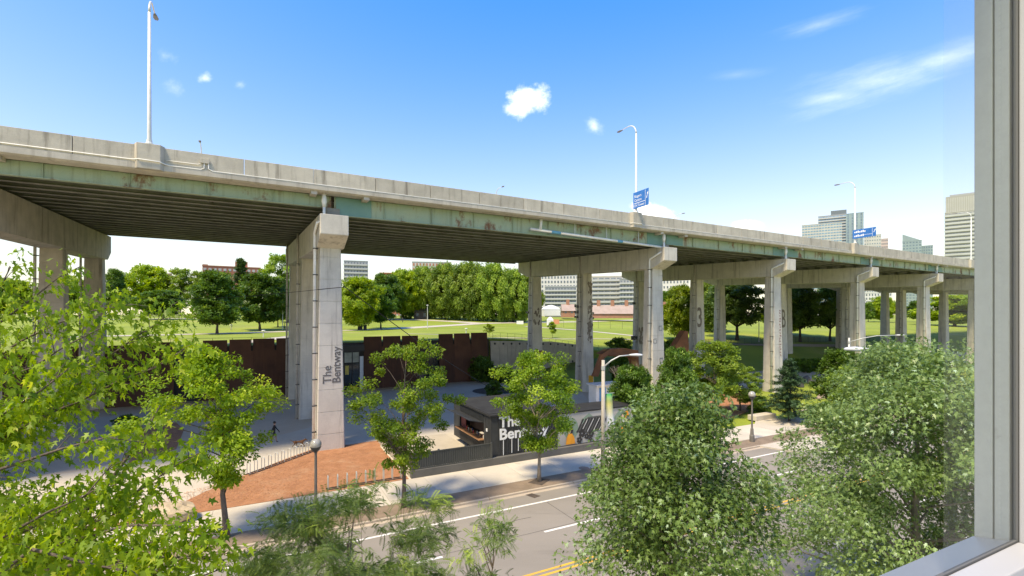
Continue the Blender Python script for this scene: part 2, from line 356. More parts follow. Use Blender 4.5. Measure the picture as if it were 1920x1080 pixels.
for k in range(14):
    r_, q_ = rgc.uniform(-8, 30), rgc.uniform(11, 24); mbc = MB(); a_ = rgc.choice((0, 0, 1.57)) + rgc.uniform(-.25, .25); pc = []
    for j in range(9): pc.append((r_, q_)); r_ += .45 * math.cos(a_) + rgc.uniform(-.06, .06); q_ += .45 * math.sin(a_) + rgc.uniform(-.08, .08); a_ += rgc.uniform(-.3, .3)
    pc = [p for p in pc if 9.2 < p[1] < 24]
    for (ra, qa), (rb, qb) in zip(pc[:-1], pc[1:]):
        d_ = math.hypot(rb - ra, qb - qa); ox, oy = -(qb - qa) / d_ * .02, (rb - ra) / d_ * .02; mbc.add([RQ(ra - ox, qa - oy, .0035), RQ(rb - ox, qb - oy, .0035), RQ(rb + ox, qb + oy, .0035), RQ(ra + ox, qa + oy, .0035)], [(0, 1, 2, 3)])
    if mbc.f: mbc.build('tar_crack', SEAL, road)
struct(box_rq('gutter', -160, 330, 25.55, 25.86, -.3, .006, KERB))
kerb = struct(thing('kerb', 'pale concrete kerb along the far side of the road', 'kerb')); del kerb['category']; del kerb['label']
me = MB().box(0, 5.97, 0, .17, -.3, .12).mesh('kerb_stone')
for k in range(-12, 32):
    o = obj('kerb_stone', me, KERB, kerb, bevel=.02); o.location = RQ(k * 6.0, 25.865); o.rotation_euler = (0, 0, RA)
struct(box_rq('near_kerb', -160, 330, 8.7, 8.89, -.3, .12, KERB))
struct(box_rq('near_sidewalk', -160, 330, .9, 8.69, -.3, .115, SIDE))
strip = struct(box_rq('boulevard_strip', -160, 330, 26.04, 27.6, -.3, .118, STRIP))
walk = struct(thing('sidewalk', 'pale concrete sidewalk', 'sidewalk')); del walk['category']; del walk['label']
me = MB().box(0, 2.985, 0, 3.68, -.25, .122).mesh('sidewalk_slab')
for k in range(-22, 44):
    o = obj('sidewalk_slab', me, SIDE, walk); o.location = RQ(k * 3.0 + .6, 27.61); o.rotation_euler = (0, 0, RA)
# plaza, paths and beds
def GP(*pp, z=.1): return [G(x, y, z) for x, y in pp]
struct(sheet('plaza', [RQ(-150, 31.3), RQ(31, 31.3), UN(41, 3), UN(36, 19.5), UN(36, 33.8), UN(-130, 33.8)], .10, ASPH))
struct(sheet('concrete_path', GP((150, 884), (300, 852), (430, 836), (520, 817), (589, 800), (650, 782), (690, 766), (735, 748), (768, 736), (786, 724), (812, 717), (850, 713.5), (905, 713), (960, 715), (1060, 724), (1090, 735), (1110, 760))
             + [RQ(30.8, 31.32), RQ(-60, 31.32), RQ(-60, 38)], .106, PATHM))
struct(sheet('side_path', GP((150, 812), (240, 797), (345, 779), (352, 768), (240, 777), (150, 787)), .107, PATHM))
bed = struct(sheet('mulch_bed', [RQ(-8.4, 31.37)] + GP((300, 965), (380, 925), (470, 887), (530, 863), (590, 841), (655, 834), (712, 826)) + [RQ(8.62, 40), RQ(8.62, 31.37)], .135, MULCH, thick=.1))
struct(sheet('mulch_bed', GP((240, 872), (262, 806), (330, 792), (345, 806), (330, 842)), .125, MULCH, thick=.06))
struct(sheet('mulch_bed', GP((1300, 770), (1330, 742), (1400, 735), (1424, 744), (1420, 762), (1370, 785)), .12, MULCH, thick=.1))
struct(sheet('service_lane', [UN(52, 10.5), UN(300, 10.5), UN(300, 19), UN(52, 19)], .02, ASPH))
struct(sheet('lane_path', [UN(45, 6), UN(300, 6), UN(300, 10.2), UN(45, 10.2)], .03, PATHM))
struct(sheet('entrance_path', GP((1405, 835), (1422, 770), (1470, 786), (1500, 800), (1560, 836), (1500, 850), z=.0), .11, PATHM, thick=.2))
struct(sheet('stone_bed', GP((1530, 748), (1545, 724), (1580, 722), (1580, 745), z=.0), .1, mat('pink_stone_bed', (.46, .33, .25), (.30, .22, .17), scale=6, rough=.95, bump=.8), thick=.15))
# wood chips lying on the mulch bed nearest the pier
rng = random.Random(4); chips = MB()
bx = [p for p in GP((470, 887), (590, 841), (726, 823))] + [RQ(8.5, 32), RQ(-9, 32)]
def inside(p, poly):
    c = False; j = len(poly) - 1
    for i in range(len(poly)):
        a, b = poly[i], poly[j]
        if (a.y > p.y) != (b.y > p.y) and p.x < (b.x - a.x) * (p.y - a.y) / (b.y - a.y) + a.x: c = not c
        j = i
    return c
n_ = 0
while n_ < 9000:
    p = RQ(rng.uniform(-10, 8.6), rng.uniform(31.4, 40))
    if not inside(p, bx): continue
    a = rng.uniform(0, 6.28); s_ = rng.uniform(.02, .048); t_ = rng.uniform(-.02, .02); d = Vector((math.cos(a), math.sin(a), 0)) * s_; e = Vector((-d.y, d.x, 0)) * .4
    p.z = .14 + rng.uniform(0, .03); chips.add([p - d - e, p + d - e + Vector((0, 0, t_)), p + d + e + Vector((0, 0, t_)), p - d + e], [(0, 1, 2, 3)]); n_ += 1
chips.build('wood_chips', mat('loose_wood_chips', (.56, .29, .14), (.36, .16, .07), scale=9, rough=.9), kind='stuff')
for (a, b) in (((915, 1000, 733),) * 2,): pass
def ring(c, rr, k=28): return [Vector((c.x + rr * math.cos(6.2832 * i / k), c.y + rr * math.sin(6.2832 * i / k), 0)) for i in range(k)]
struct(sheet('planting_ring', ring(G(925, 733, .1), 3.0), .115, SOIL))
# park paths laid over the terrain
def ribbon(name, pix, w, mt, lift=.05):
    c = [onT(*p) for p in pix]; pts = []
    for a, b in zip(c[:-1], c[1:]):
        k = max(2, int((b - a).length / 3)); pts += [a.lerp(b, i / k) for i in range(k)]
    pts.append(c[-1]); mb = MB(); vs = []
    for i, p in enumerate(pts):
        d = pts[min(i + 1, len(pts) - 1)] - pts[max(i - 1, 0)]; nn = Vector((-d.y, d.x, 0)).normalized()
        for s_ in (-1, -.33, .33, 1):
            q = p + nn * (w / 2 * s_); vs.append((q.x, q.y, TZ(q) + lift))
    mb.add(vs, [(i * 4 + j, i * 4 + j + 1, i * 4 + 5 + j, i * 4 + 4 + j) for i in range(len(pts) - 1) for j in range(3)])
    return struct(mb.build(name, mt, smooth=True))
ribbon('park_path', [(60, 634), (195, 630.5), (300, 628.5), (420, 625.5), (560, 621), (650, 620), (760, 615.5), (860, 609.5), (905, 606.5), (990, 605), (1090, 603.5), (1200, 600)], 5.0, PARKP)
ribbon('park_path', [(690, 599), (790, 600), (850, 603), (905, 607)], 6.0, PARKP, .06)
ribbon('park_path', [(60, 601), (190, 599.5), (260, 598.5), (370, 597), (470, 595.5)], 6.0, PARKP, .06)
ribbon('park_path', [(440, 645), (500, 637.5), (550, 631), (600, 627.5)], 3.2, PARKP, .07)
ribbon('park_path', [(985, 612), (1090, 620), (1200, 631)], 2.2, PARKP)
ribbon('park_path', [(760, 626), (840, 628), (925, 633.5), (1010, 634.5), (1100, 635.5), (1200, 637)], 1.2, PARKP)
ribbon('park_path', [(1260, 641), (1355, 645), (1440, 648), (1580, 649)], 2.0, mat('brown_trail', (.36, .28, .2), rough=.95), .07)

# ------------------------------------------------------------------ elevated highway
hw = thing('elevated_highway', 'long elevated highway deck with pale concrete parapet over green steel girders', 'highway', O0, UA)
U0, U1 = -74.0, 330.0
XS = .037
zs = lambda n: 20.34 + XS * max(0, n - 1.0)
MB().prism([(U0, -.06, 20.84), (U0, -.06, 20.46), (U0, .12, 20.36), (U0, 1.0, 20.34), (U0, 36.5, zs(36.5)), (U0, 36.5, zs(36.5) + .5), (U0, .6, 20.84)], (U1 - U0, 0, 0)).build('deck_slab', CONC, hw)
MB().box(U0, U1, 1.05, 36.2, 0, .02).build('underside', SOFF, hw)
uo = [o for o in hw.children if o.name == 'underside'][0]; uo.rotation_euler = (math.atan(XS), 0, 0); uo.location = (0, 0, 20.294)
pw = 4.6
me_p = MB().prism([(0, 0, 0), (0, .02, 1.16), (0, .25, 1.16), (0, .33, 0)], (pw - .035, 0, 0)).mesh('parapet_panel')
me_f = MB().box(0, pw * 3 - .03, 0, .28, 0, 1.2).mesh('far_parapet_panel')
for k in range(int((U1 - U0) / pw)):
    o = obj('parapet_panel', me_p, PARA, hw, bevel=.02 if k < 34 else 0); o.location = (U0 + k * pw, 0, 20.84)
for k in range(int((U1 - U0) / pw / 3)):
    o = obj('far_parapet_panel', me_f, PARA, hw); o.location = (U0 + k * pw * 3, 36.2, zs(36.2) + .5)
LAMP_U = [-10.4, 32.1, 77.7, 122.5]
FAR_U = [-9.8, 33.9, 78.4]
ped = MB().prism([(-.82, .05, -.45), (-.62, -.36, -.45), (.62, -.36, -.45), (.82, .05, -.45)], (0, 0, 1.65)).mesh('lamp_pedestal')
for u in LAMP_U:
    o = obj('lamp_pedestal', ped, PARA, hw, bevel=.03); o.location = (u, 0, 20.86)
# conduits clipped to the parapet foot
def conduit(pts, r=.035): MB().tube(pts, r, 6).build('conduit', WHITE, hw, smooth=True)
zc = 20.98
conduit([(-70, -.05, zc), (-11.4, -.05, zc), (-11.2, -.12, zc), (-10.95, -.42, zc - .02), (-9.85, -.42, zc - .05), (-9.55, -.1, zc - .09), (-9.3, -.05, zc - .12), (-7.6, -.05, zc - .12), (-7.4, -.05, zc), (-7.4, -.05, 21.32)])
conduit([(-9.5, -.06, zc + .2), (-7.75, -.06, zc + .2), (-7.6, -.06, zc + .3), (-7.6, -.06, 21.32)], .028)
conduit([(-7.15, -.05, 21.32), (-7.15, -.05, zc - .02), (-6.9, -.05, zc - .14), (31.2, -.05, zc - .14)])
conduit([(31.2, -.05, zc - .14), (31.5, -.42, zc - .14), (32.7, -.42, zc - .14), (33.0, -.05, zc - .14), (77, -.05, zc - .14)], .03)
MB().box(-7.65, -7.1, -.12, -.02, 21.32, 21.62).build('junction_box', PARA, hw, bevel=.01)
BENTS = [-69.5, -44.0, -20.1, 1.1, 37.8, 61.5, 85.0, 109.6, 134.0, 158.0, 182.0, 206.0, 230.0]
def ibeam(length, d, flange=.36, stiff=0):
    mb = MB(); mb.box(.12, length - .12, -.012, .012, -d, 0); mb.box(.12, length - .12, -flange / 2, flange / 2, -d - .035, -d)
    if stiff:
        k = int(length / stiff)
        for i in range(1, k): mb.box(i * length / k - .012, i * length / k + .012, -.14, -.013, -d + .002, -.002)
    return mb
for i in range(len(BENTS) - 1):
    a, b = BENTS[i], BENTS[i + 1]; d = .92 if b < 2 else (1.45 if b < 38 else 1.15)
    me_i = ibeam(b - a, d).mesh('girder'); me_e = ibeam(b - a, d, .42, 4.0).mesh('edge_girder')
    o = obj('edge_girder', me_e, GREEN, hw); o.location = (a, 1.2, 20.34)
    if a > 0:
        for (x0, x1) in ((.25, 3.0), (b - a - 2.8, b - a - .25)):
            MB().box(a + x0, a + x1, 1.13, 1.18, 20.34 - d + .01, 20.33).build('splice_plate', TEAL, hw)
    for k in range(17):
        n = 3.2 + 2.05 * k; o = obj('girder', me_i, GIRD, hw); o.location = (a, n, zs(n) - .03)
    for q in (.2, .4, .6, .8):
        x = a + (b - a) * q
        mb = MB(); mb.prism([(x - .08, 1.25, 20.34 - d * .75), (x - .08, 36, zs(36) - d * .75), (x - .08, 36, zs(36) - d * .35), (x - .08, 1.25, 20.34 - d * .35)], (.04, 0, 0)); mb.build('cross_frame', GIRD, hw)
# overhang brackets and drains at the piers
for u in BENTS[1:]:
    for s_ in (-1.5, 2.4):
        MB().box(u + s_ - .22, u + s_ + .22, .1, 1.1, 20.12, 20.36).build('deck_bracket', CONC, hw)
# long drain pipe slung under the parapet between the second and third visible pier
MB().tube([(19.2, .75, 19.30), (37.6, .75, 18.72)], .13, 10).build('drain_pipe', WHITE, hw, smooth=True)
MB().tube([(20.4, .75, 20.36), (20.4, .75, 19.9), (20.3, .75, 19.28)], [.17, .13, .15], 10).build('drain_inlet', WHITE, hw, smooth=True)
for u, l in ((21.6, 1.1), (30.2, .7)):
    z0 = 19.30 - (u - 19.2) / 18.4 * .58
    MB().tube([(u, .75, z0), (u + l, .75, z0 - l / 18.4 * .58)], .15, 10).build('pipe_coupling', BLUEP, hw, smooth=True)
for u in (24.6, 28.8, 33.4):
    z0 = 19.30 - (u - 19.2) / 18.4 * .58
    MB().box(u - .05, u + .05, .86, .92, z0 - .1, 20.36).build('pipe_hanger', GALV, hw)

# ------------------------------------------------------------------ concrete piers
CAPW = 1.05
brk = MB().box(-.19, .19, -.2, .12, -.035, .035).mesh('pipe_bracket')
brkm = DARKM
def column_mesh(zt, ut=.80, ub=1.08, nt_=.72, nb=.92):
    zl = [-.2]; z = 1.4
    while z < zt - .6:
        zl += [z - .025, z - .02, z + .02, z + .025]; z += 1.78
    zl.append(zt); rings = []
    for k, z in enumerate(zl):
        f = max(0, z) / zt; a, b = ub + (ut - ub) * f, nb + (nt_ - nb) * f
        if 0 < k < len(zl) - 1 and (k - 1) % 4 in (1, 2): a -= .03; b -= .03
        c = .07
        rings.append([Vector(p) for p in ((-a + c, -b, z), (a - c, -b, z), (a, -b + c, z), (a, b - c, z), (a - c, b, z), (-a + c, b, z), (-a, b - c, z), (-a, -b + c, z))])
    return MB().loft(rings)
bent_list = []
def bent(u, label, cols=(2.95, 16.2, 29.6), top=18.75, nend=33.4, pm=PIER, cm=PIER, skip=()):
    t = thing('highway_pier', label, 'pier', UN(u, 0), UA, 'concrete piers carrying the elevated highway')
    bot = lambda n: 16.3 + XS * n
    tp = lambda n: top + XS * n
    MB().prism([(-CAPW, .25, tp(0)), (-CAPW, .25, tp(0) - 1.55), (-CAPW, cols[0] - .75, bot(cols[0] - .75)), (-CAPW, cols[-1] + .9, bot(cols[-1])), (-CAPW, nend, bot(nend) + .9), (-CAPW, nend, tp(nend))][::-1], (CAPW * 2, 0, 0)).build('cap_beam', cm, t, bevel=.05)
    for k, n in enumerate(cols):
        c = column_mesh(bot(n) + .02).build('column', pm, t); c.location = (0, n, 0)
        # bearings
    for k in range(18):
        n = 1.2 if k == 0 else 3.2 + 2.05 * (k - 1)
        if n > nend - .3: continue
        d = .92 if u < 1 else 1.45
        zt = min(zs(n) - 1.2, tp(n) + .8) if u > 2 else zs(n) - .97
        if zt < tp(n) + .03: zt = tp(n) + .06
        MB().box(-.5, .5, n - .22, n + .22, tp(n) - .01, zt).build('bearing', GIRD, t)
    # down pipes with brackets
    for k, n in enumerate(cols):
        if k in skip: continue
        y = n - .55 if k == 0 else n - .35; x = -1.27
        xt = -1.02
        if k == 0:
            pts = [(x, y, .15), (xt - .15, y, 17.3), (xt - .17, y - .1, 17.55), (xt - .17, .75, 18.1), (xt + .3, .62, 18.35), (xt + .3, .62, 19.3)]
            rad = [.125, .115, .115, .11, .11, .11]
        else:
            pts = [(x, y, .15), (xt - .15, y, 17.3 + XS * n), (xt - .15, y, 18.9 + XS * n)]; rad = [.12, .11, .11]
        p = MB().tube(pts, rad, 10).build('downpipe', PIPE if k else WHITE, t, smooth=True)
        if k == 0:
            MB().tube([(xt + .3, .62, 19.3), (xt + .3, .62, 19.75), (xt + .3, .62, 20.36)], [.11, .2, .14], 10).build('hopper', WHITE, p, smooth=True)
        for j in range(8):
            z = 1.6 + 2.1 * j; f = z / 17.3
            o = obj('pipe_bracket', brk, brkm, p); o.location = (x + (xt - .15 - x) * f + .06, y + .05, z)
    bent_list.append(t); return t
bent(BENTS[1], 'stained and shade-toned concrete pier behind the bright green maple, at the left edge of the view', (5, 19.8, 33.8), 19.15, 36.2, PIERD, PIERD)
b1 = bent(BENTS[2], 'brown stained and shade-toned concrete pier with its cap beam cut by the left edge', (5, 19.8, 33.8), 19.15, 36.2, PIERD, PIERD)
b2 = bent(BENTS[3], 'tall pale concrete pier painted with The Bentway, standing in orange wood chips')
b3 = bent(BENTS[4], 'concrete pier at the end of the long white drain pipe')
b4 = bent(BENTS[5], 'concrete pier whose middle column carries a faded painted number three')
b5 = bent(BENTS[6], 'concrete pier with a faded painted B behind the dark spruce')
b6 = bent(BENTS[7], 'concrete pier just right of the foreground cobra lamp head')
b7 = bent(BENTS[8], 'distant concrete pier beside the window frame')
b8 = bent(BENTS[9], 'far concrete pier second from the last in the row', skip=(1, 2))
b9 = bent(BENTS[10], 'farthest concrete pier in the row', skip=(1, 2))
# lettering and faded paint on the column faces
zface = lambda n, z: n - (.92 + (.72 - .92) * z / 16.9) - .012
def on_col(bt, n, body, size, z, ubase, mt, rot=True, bold=0.0, sx=1.0):
    y = zface(n, z)
    tilt = .2 / 16.9
    up = Vector((0, tilt, 1)) if rot else None
    mx = frame((ubase, y, z), (0, tilt, 1), (-1, 0, 0)) if rot else frame((ubase, y, z), (1, 0, 0), (0, tilt, 1))
    return text('lettering', body, size, mt, bt, mx, extrude=.006, bold=bold, sx=sx)
on_col(b2, 2.95, 'The', .92, 5.45, .02, LETTER, bold=.006)
on_col(b2, 2.95, 'Bentway', .92, 5.45, .74, LETTER, bold=.014, sx=.93)
on_col(b4, 16.2, '3', 4.6, 9.0, -1.0, FADED, rot=False, bold=.06, sx=.62)
on_col(b5, 16.2, 'B', 4.9, 8.6, -1.0, FADED, rot=False, bold=.05, sx=.5)
rng = random.Random(7)
def blot(bt, n, z0, z1, u0, u1, k, mt, smin=.12, smax=.4):
    mb = MB()
    for _ in range(k):
        u, z = rng.uniform(u0, u1), rng.uniform(z0, z1); s_ = rng.uniform(smin, smax); y = zface(n, z)
        a0 = rng.uniform(0, 6); pts = [(u + s_ * rng.uniform(.5, 1) * math.cos(a0 + i * .9), y - .002 * (_ % 5) - .004, z + s_ * 1.5 * rng.uniform(.5, 1) * math.sin(a0 + i * .9)) for i in range(7)]
        mb.add(pts, [tuple(range(7))])
    mb.build('faded_mural', mt, bt, kind='stuff')
blot(b3, 16.2, 7.5, 15.5, .1, .75, 60, FADED, .1, .32)
blot(b3, 16.2, 7.0, 10.5, -.1, .5, 26, FADED, .08, .2)
blot(b3, 29.6, 9.5, 12, -.6, .6, 16, FADED, .1, .3)
blot(b3, 29.6, .5, 5, -.8, .8, 40, mat('rust_mural', (.34, .11, .05), (.2, .06, .035), scale=2), .2, .45)
blot(b4, 29.6, 5.5, 8.4, -.8, .8, 40, FADED, .2, .4)
blot(b6, 16.2, 9, 14, -.6, .6, 20, FADED, .1, .3)
RMK = mat('faded_red_mark', (.30, .17, .14), (.4, .3, .26), scale=6, rough=.85)
mb = MB()
for k in range(17):      # small faded characters painted one above the other
    z = 5.2 + k * .4
    for j in range(3):
        u, w, h = .42 + rng.uniform(-.12, .12), rng.uniform(.05, .16), rng.uniform(.03, .1); zz = z + rng.uniform(-.1, .1)
        mb.box(u - w, u + w, zface(2.95, zz) - .004 - .001 * j, zface(2.95, zz) + .1, zz - h, zz + h)
mb.build('faded_mural', RMK, b4, kind='stuff')
mb = MB()
for (u, z) in ((.35, 9.4), (-.55, 7.9), (.45, 5.6), (.35, 3.2)):   # outlined squares
    for (a, b_, c, d) in ((-.25, .25, .22, .27), (-.25, .25, -.27, -.22), (-.27, -.22, -.25, .25), (.22, .27, -.25, .1)):
        mb.box(u + a, u + b_, zface(2.95, z) - .01 - abs(c) * .002, zface(2.95, z) + .1, z + c, z + d)
mb.build('faded_mural', LETTER, b3, kind='stuff')
o = MB().box(-.02, .80, -.03, 0, 0, 1.0).build('notice_sign', mat('orange_notice', (.80, .42, .02), (.72, .36, .02), rough=.5), None)
o.parent = b3; o.location = (.05, zface(16.2, 1.0), 1.35)
mb = MB()
for k in range(4): mb.box(.1, .68 - .1 * (k % 2), -.034, -.0305, .2 + k * .18, .24 + k * .18)
mb.build('notice_print', mat('brown_print', (.30, .13, .02), rough=.6), o)
o = MB().box(.15, .9, -.5, 0, .1, 1.1).build('utility_box', mat('dark_green_box', (.03, .055, .045), rough=.6), b2, bevel=.02); o.location = (0, zface(16.2, .5), 0)
# floodlights clamped to the columns
def flood(bt_u, n, z, du, label, s=1.0):
    t = thing('flood_light', label, 'floodlight', UN(bt_u + du, n, z), UA, 'black floodlights on the highway piers')
    t.scale = (s, s, s)
    MB().box(-.25, .25, -.2, .1, -.16, .16).build('lamp_housing', BLACK, t, bevel=.02)
    MB().box(-.21, .21, -.215, -.203, -.12, .12).build('lamp_lens', GLASSD, t)
    s_ = -1 if du > 0 else 1
    MB().box(min(0, s_ * .5), max(0, s_ * .5), .03, .09, -.2, -.14).build('bracket', DARKM, t); return t
F_U = BENTS[4]
flood(F_U, 16.2, 12.2, -1.5, 'black floodlight, upper left of the middle column with blotchy mural')
flood(F_U, 16.2, 11.4, -1.5, 'black floodlight, middle left of the column with blotchy mural')
flood(F_U, 16.2, 10.7, -1.5, 'black floodlight, lowest left of the column with blotchy mural')
flood(F_U, 16.2, 11.2, 1.35, 'black floodlight, upper right of the column with blotchy mural')
flood(F_U, 16.2, 10.5, 1.35, 'black floodlight, lower right of the column with blotchy mural')
flood(F_U, 29.6, 11.4, -1.5, 'black floodlight on the rearmost column beside the white tent')
flood(BENTS[5], 29.6, 6.6, -1.4, 'large black speaker box low on the rear column beside the drainpipe', 2.2)
flood(BENTS[5], 29.6, 13.2, -1.4, 'black floodlight high on the rear column behind the brick barracks', 1.3)

# ------------------------------------------------------------------ highway lamps and road signs
def hw_lamp(label, u, n, zb, side, sc=1.0):
    t = thing('highway_lamp', label, 'street lamp', UN(u, n, zb), UA + (0 if side > 0 else math.pi), 'tall lamps on the elevated highway')
    MB().tube([(0, 0, 0), (0, 0, .3), (0, 0, 8.6)], [.15, .125, .085], 12).build('pole', POLEW, t, smooth=True)
    MB().lathe([(.22, 0), (.22, .08), (.17, .14), (.16, .3)], (0, 0, .001), 12).build('pole_base', POLEW, t)
    arc = [(0, 0, 8.6)] + [(0, 1.15 - 1.15 * math.cos(a), 8.6 + 1.15 * math.sin(a)) for a in [R(x) for x in (15, 30, 45, 60, 75, 88)]] + [(0, 2.2, 9.72)]
    MB().tube(arc, [.08, .075, .07, .065, .06, .055, .05, .045], 8).build('arm', POLEW, t, smooth=True)
    h = MB().loft([[Vector((x * w, y, 9.72 - .03 + z * k)) for x, z in ((-1, 0), (-.7, .8), (.7, .8), (1, 0), (.7, -.7), (-.7, -.7))] for y, w, k in ((2.15, .06, .05), (2.4, .13, .09), (2.75, .17, .11), (2.95, .12, .07))])
    h.build('lamp_head', mat('grey_lamp_head', (.14, .14, .15), (.2, .2, .2), rough=.4) if 'grey_lamp_head' not in bpy.data.materials else bpy.data.materials['grey_lamp_head'], t, smooth=True)
    return t
hw_lamp('tall pale lamp whose head leaves the top of the picture, above the green girder', LAMP_U[0], -.12, 22.05, 1)
hw_lamp('curved pale lamp rising above the larger blue road sign', LAMP_U[1], -.12, 22.05, 1)
hw_lamp('curved pale lamp in front of the glass towers, above the smaller blue sign', LAMP_U[2], -.12, 22.05, 1)
hw_lamp('curved lamp farthest along the near parapet, behind the window frame', LAMP_U[3], -.12, 22.05, 1)
hw_lamp('lamp head peeking over the parapet right of the tallest lamp', FAR_U[0], 36.3, 23.3, -1)
hw_lamp('thin curved lamp showing over the parapet left of the big blue sign', FAR_U[1], 36.3, 23.3, -1)
hw_lamp('thin curved lamp showing over the parapet right of the big blue sign', FAR_U[2], 36.3, 23.3, -1)
def road_sign(label, u, z, w, h, lines, arrow, bars=()):
    t = thing('road_sign', label, 'road sign', UN(u - .22, -.12, z), UA - R(6), 'blue road signs on the highway lamps')
    MB().box(0, .05, -w + .25, .25, 0, h).build('sign_panel', SIGNB, t, bevel=.01)
    MB().box(.05, .09, -.07, .07, .2, h - .2).build('sign_clamp', GALV, t)
    for body, y, zz, s_ in lines:
        text('lettering', body, s_, SIGNW, t, frame((-.006, y, zz), (0, -1, 0), (0, 0, 1)), .003)
    b = MB(); b.box(-.006, -.001, -w + .72, -w + .76, .08, h - .08); b.box(-.006, -.001, -w + .78, .1, h * .30, h * .33)
    b.prism([(-.005, -w + .58, h * .45), (-.005, -w + .50, h * .42), (-.005, -w + .36, h * .68), (-.005, -w + .30, h * .62), (-.005, -w + .28, h * .82), (-.005, -w + .48, h * .72), (-.005, -w + .42, h * .70)], (.004, 0, 0))
    for y, zz, ln in bars:
        for q in range(int(ln / .24)): b.box(-.006, -.001, y - .24 * q - .17, y - .24 * q, zz, zz + .2 + .06 * (q % 3))
    b.build('sign_border', SIGNW, t); return t
road_sign('larger blue road sign with an arrow, hung on the lamp in mid-deck', LAMP_U[1], 22.45, 2.5, 1.75, [('Rogers', .05, 1.15, .42), ('Centre', .05, .72, .42), ('CN Tower', .12, .16, .38)], True)
road_sign('smaller blue road sign in front of the glass towers', LAMP_U[2], 22.75, 3.3, 1.35, [], True, ((.0, .85, 1.7), (.0, .25, 1.55)))

# ------------------------------------------------------------------ visitor centre behind the highway: leaning steel panels with glass entrance
vc = thing('visitor_centre', 'low dark brown building front of leaning rusty steel panels under the highway', 'building', UN(0, 33.0), UA)
def vu(px): return u_at(px, 33.2)
def panel(pxa, pxb, ztop, lean=.55, name='steel_panel', dy=0.0):
    a, b = vu(pxa), vu(pxb)
    if a > b: a, b = b, a
    mb = MB(); mb.loft([[Vector((a, -.02 + dy, .1)), Vector((b, -.02 + dy, .1)), Vector((b, .1 + dy, .1)), Vector((a, .1 + dy, .1))],
                        [Vector((a, lean + dy, ztop)), Vector((b, lean + dy, ztop)), Vector((b, lean + .12 + dy, ztop)), Vector((a, lean + .12 + dy, ztop))]])
    mb.build(name, CORT, vc)
MB().box(vu(-420), vu(919), .72, 1.1, -.2, 6.88).build('back_wall', mat('dark_back_wall', (.03, .028, .026), (.045, .04, .036), rough=.8), vc)
for i, (a, b, z) in enumerate(((-300, -150, 7.4), (-149, -30, 7.4), (-29, 40, 7.4), (41, 92, 7.4), (93, 142, 7.35), (143, 200, 7.3), (202, 271, 7.35), (275, 322, 7.6), (380, 426, 7.7), (430, 471, 7.75), (474.5, 515, 7.8), (518.5, 556, 7.8), (559, 596, 7.75), (599, 640, 7.7),
                               (683, 716.5, 7.75), (719, 752, 7.75), (755, 785, 7.75), (824, 850.5, 7.9), (853, 882, 7.95), (885, 915, 8.0))):
    panel(a, b, z)
# lower infill between the spaced panels so slots stay open only at the top
for a, b in ((271, 275), (322, 326), (426, 430), (471, 474.5), (515, 518.5), (716.5, 719), (752, 755), (850.5, 853), (882, 885)):
    panel(a, b, 6.2, .42, 'slot_infill', .02)
e0, e1 = vu(646), vu(682)
MB().box(e0 - .3, e1 + .1, .15, .7, 5.6, 6.6).build('entrance_canopy', BLACK, vc)
for k, (a, b) in enumerate(((646, 661), (661.4, 674))):
    MB().box(vu(a), vu(b), .5, .53, .15, 4.0).build('glass_door', GLASSD, vc)
    MB().box(vu(a), vu(b) - .04, .48, .52, 4.05, 5.5).build('transom_pane', glass_mat('pale_glass', (.26, .28, .25)), vc)
for a in (645.6, 661.2, 674.6): MB().box(vu(a) - .06, vu(a) + .06, .42, .56, .1, 5.58).build('door_frame', BLACK, vc)
MB().box(vu(675.3), vu(682), .40, .52, .12, 4.9).build('white_pillar', mat('pale_blue_panel', (.62, .68, .76), rough=.4), vc)
o = MB().box(vu(648), vu(654.5), .44, .478, 2.3, 3.6).build('door_poster', mat('yellow_poster', (.62, .52, .10), (.5, .42, .12), rough=.6), vc)
MB().box(vu(789), vu(822), .45, .6, .1, 5.8).build('dark_opening', mat('unlit_glass_wall', (.014, .017, .018), rough=.15), vc)
for a in (797, 806, 814): MB().box(vu(a) - .05, vu(a) + .05, .38, .46, .1, 5.8).build('mullion', DARKM, vc)
MB().box(vu(786), vu(823), .1, .6, 5.8, 6.5).build('opening_lintel', BLACK, vc)
# tapering tied-back concrete wall right of the steel
rw = thing('retaining_wall', 'pale tied-back concrete retaining wall with rows of dark anchor plates', 'wall', UN(0, 33.2), UA)
px = 921; anc = MB().lathe([(.2, 0), (.2, .03), (.08, .1)], seg=8).mesh('anchor_plate')
while px < 1092:
    a = u_at(px, 33.2); b = a + 1.62
    zt = float(np.interp(a, [31.5, 44, 49, 52.5], [6.55, 6.1, 5.5, 4.6])); zt2 = float(np.interp(b, [31.5, 44, 49, 52.5], [6.55, 6.1, 5.5, 4.6]))
    if a > 52: break
    q = MB().prism([(a + .03, 0, -.3), (b, 0, -.3), (b, .22, zt2), (a + .03, .22, zt)], (0, .35, 0)).build('wall_panel', CONC, rw)
    for z in (zt - .45, (T(a, 33.2) + .8) if a > 38 else .9):
        o = obj('anchor_plate', anc, DARKM, q); o.location = (a + .8, .22 * z / zt - .0, z); o.rotation_euler = (R(90), 0, 0)
    px = 960 + F * (UN(b, 33.2).x / UN(b, 33.2).y)
struct(MB().prism([UN(38, 30.5, -.1), UN(60, 23, -.1), UN(60, 33, 2.6), UN(52, 33.1, 2.6), UN(38, 33.1, .7)], (0, 0, .06)).build('grass_bank', GRASSD))
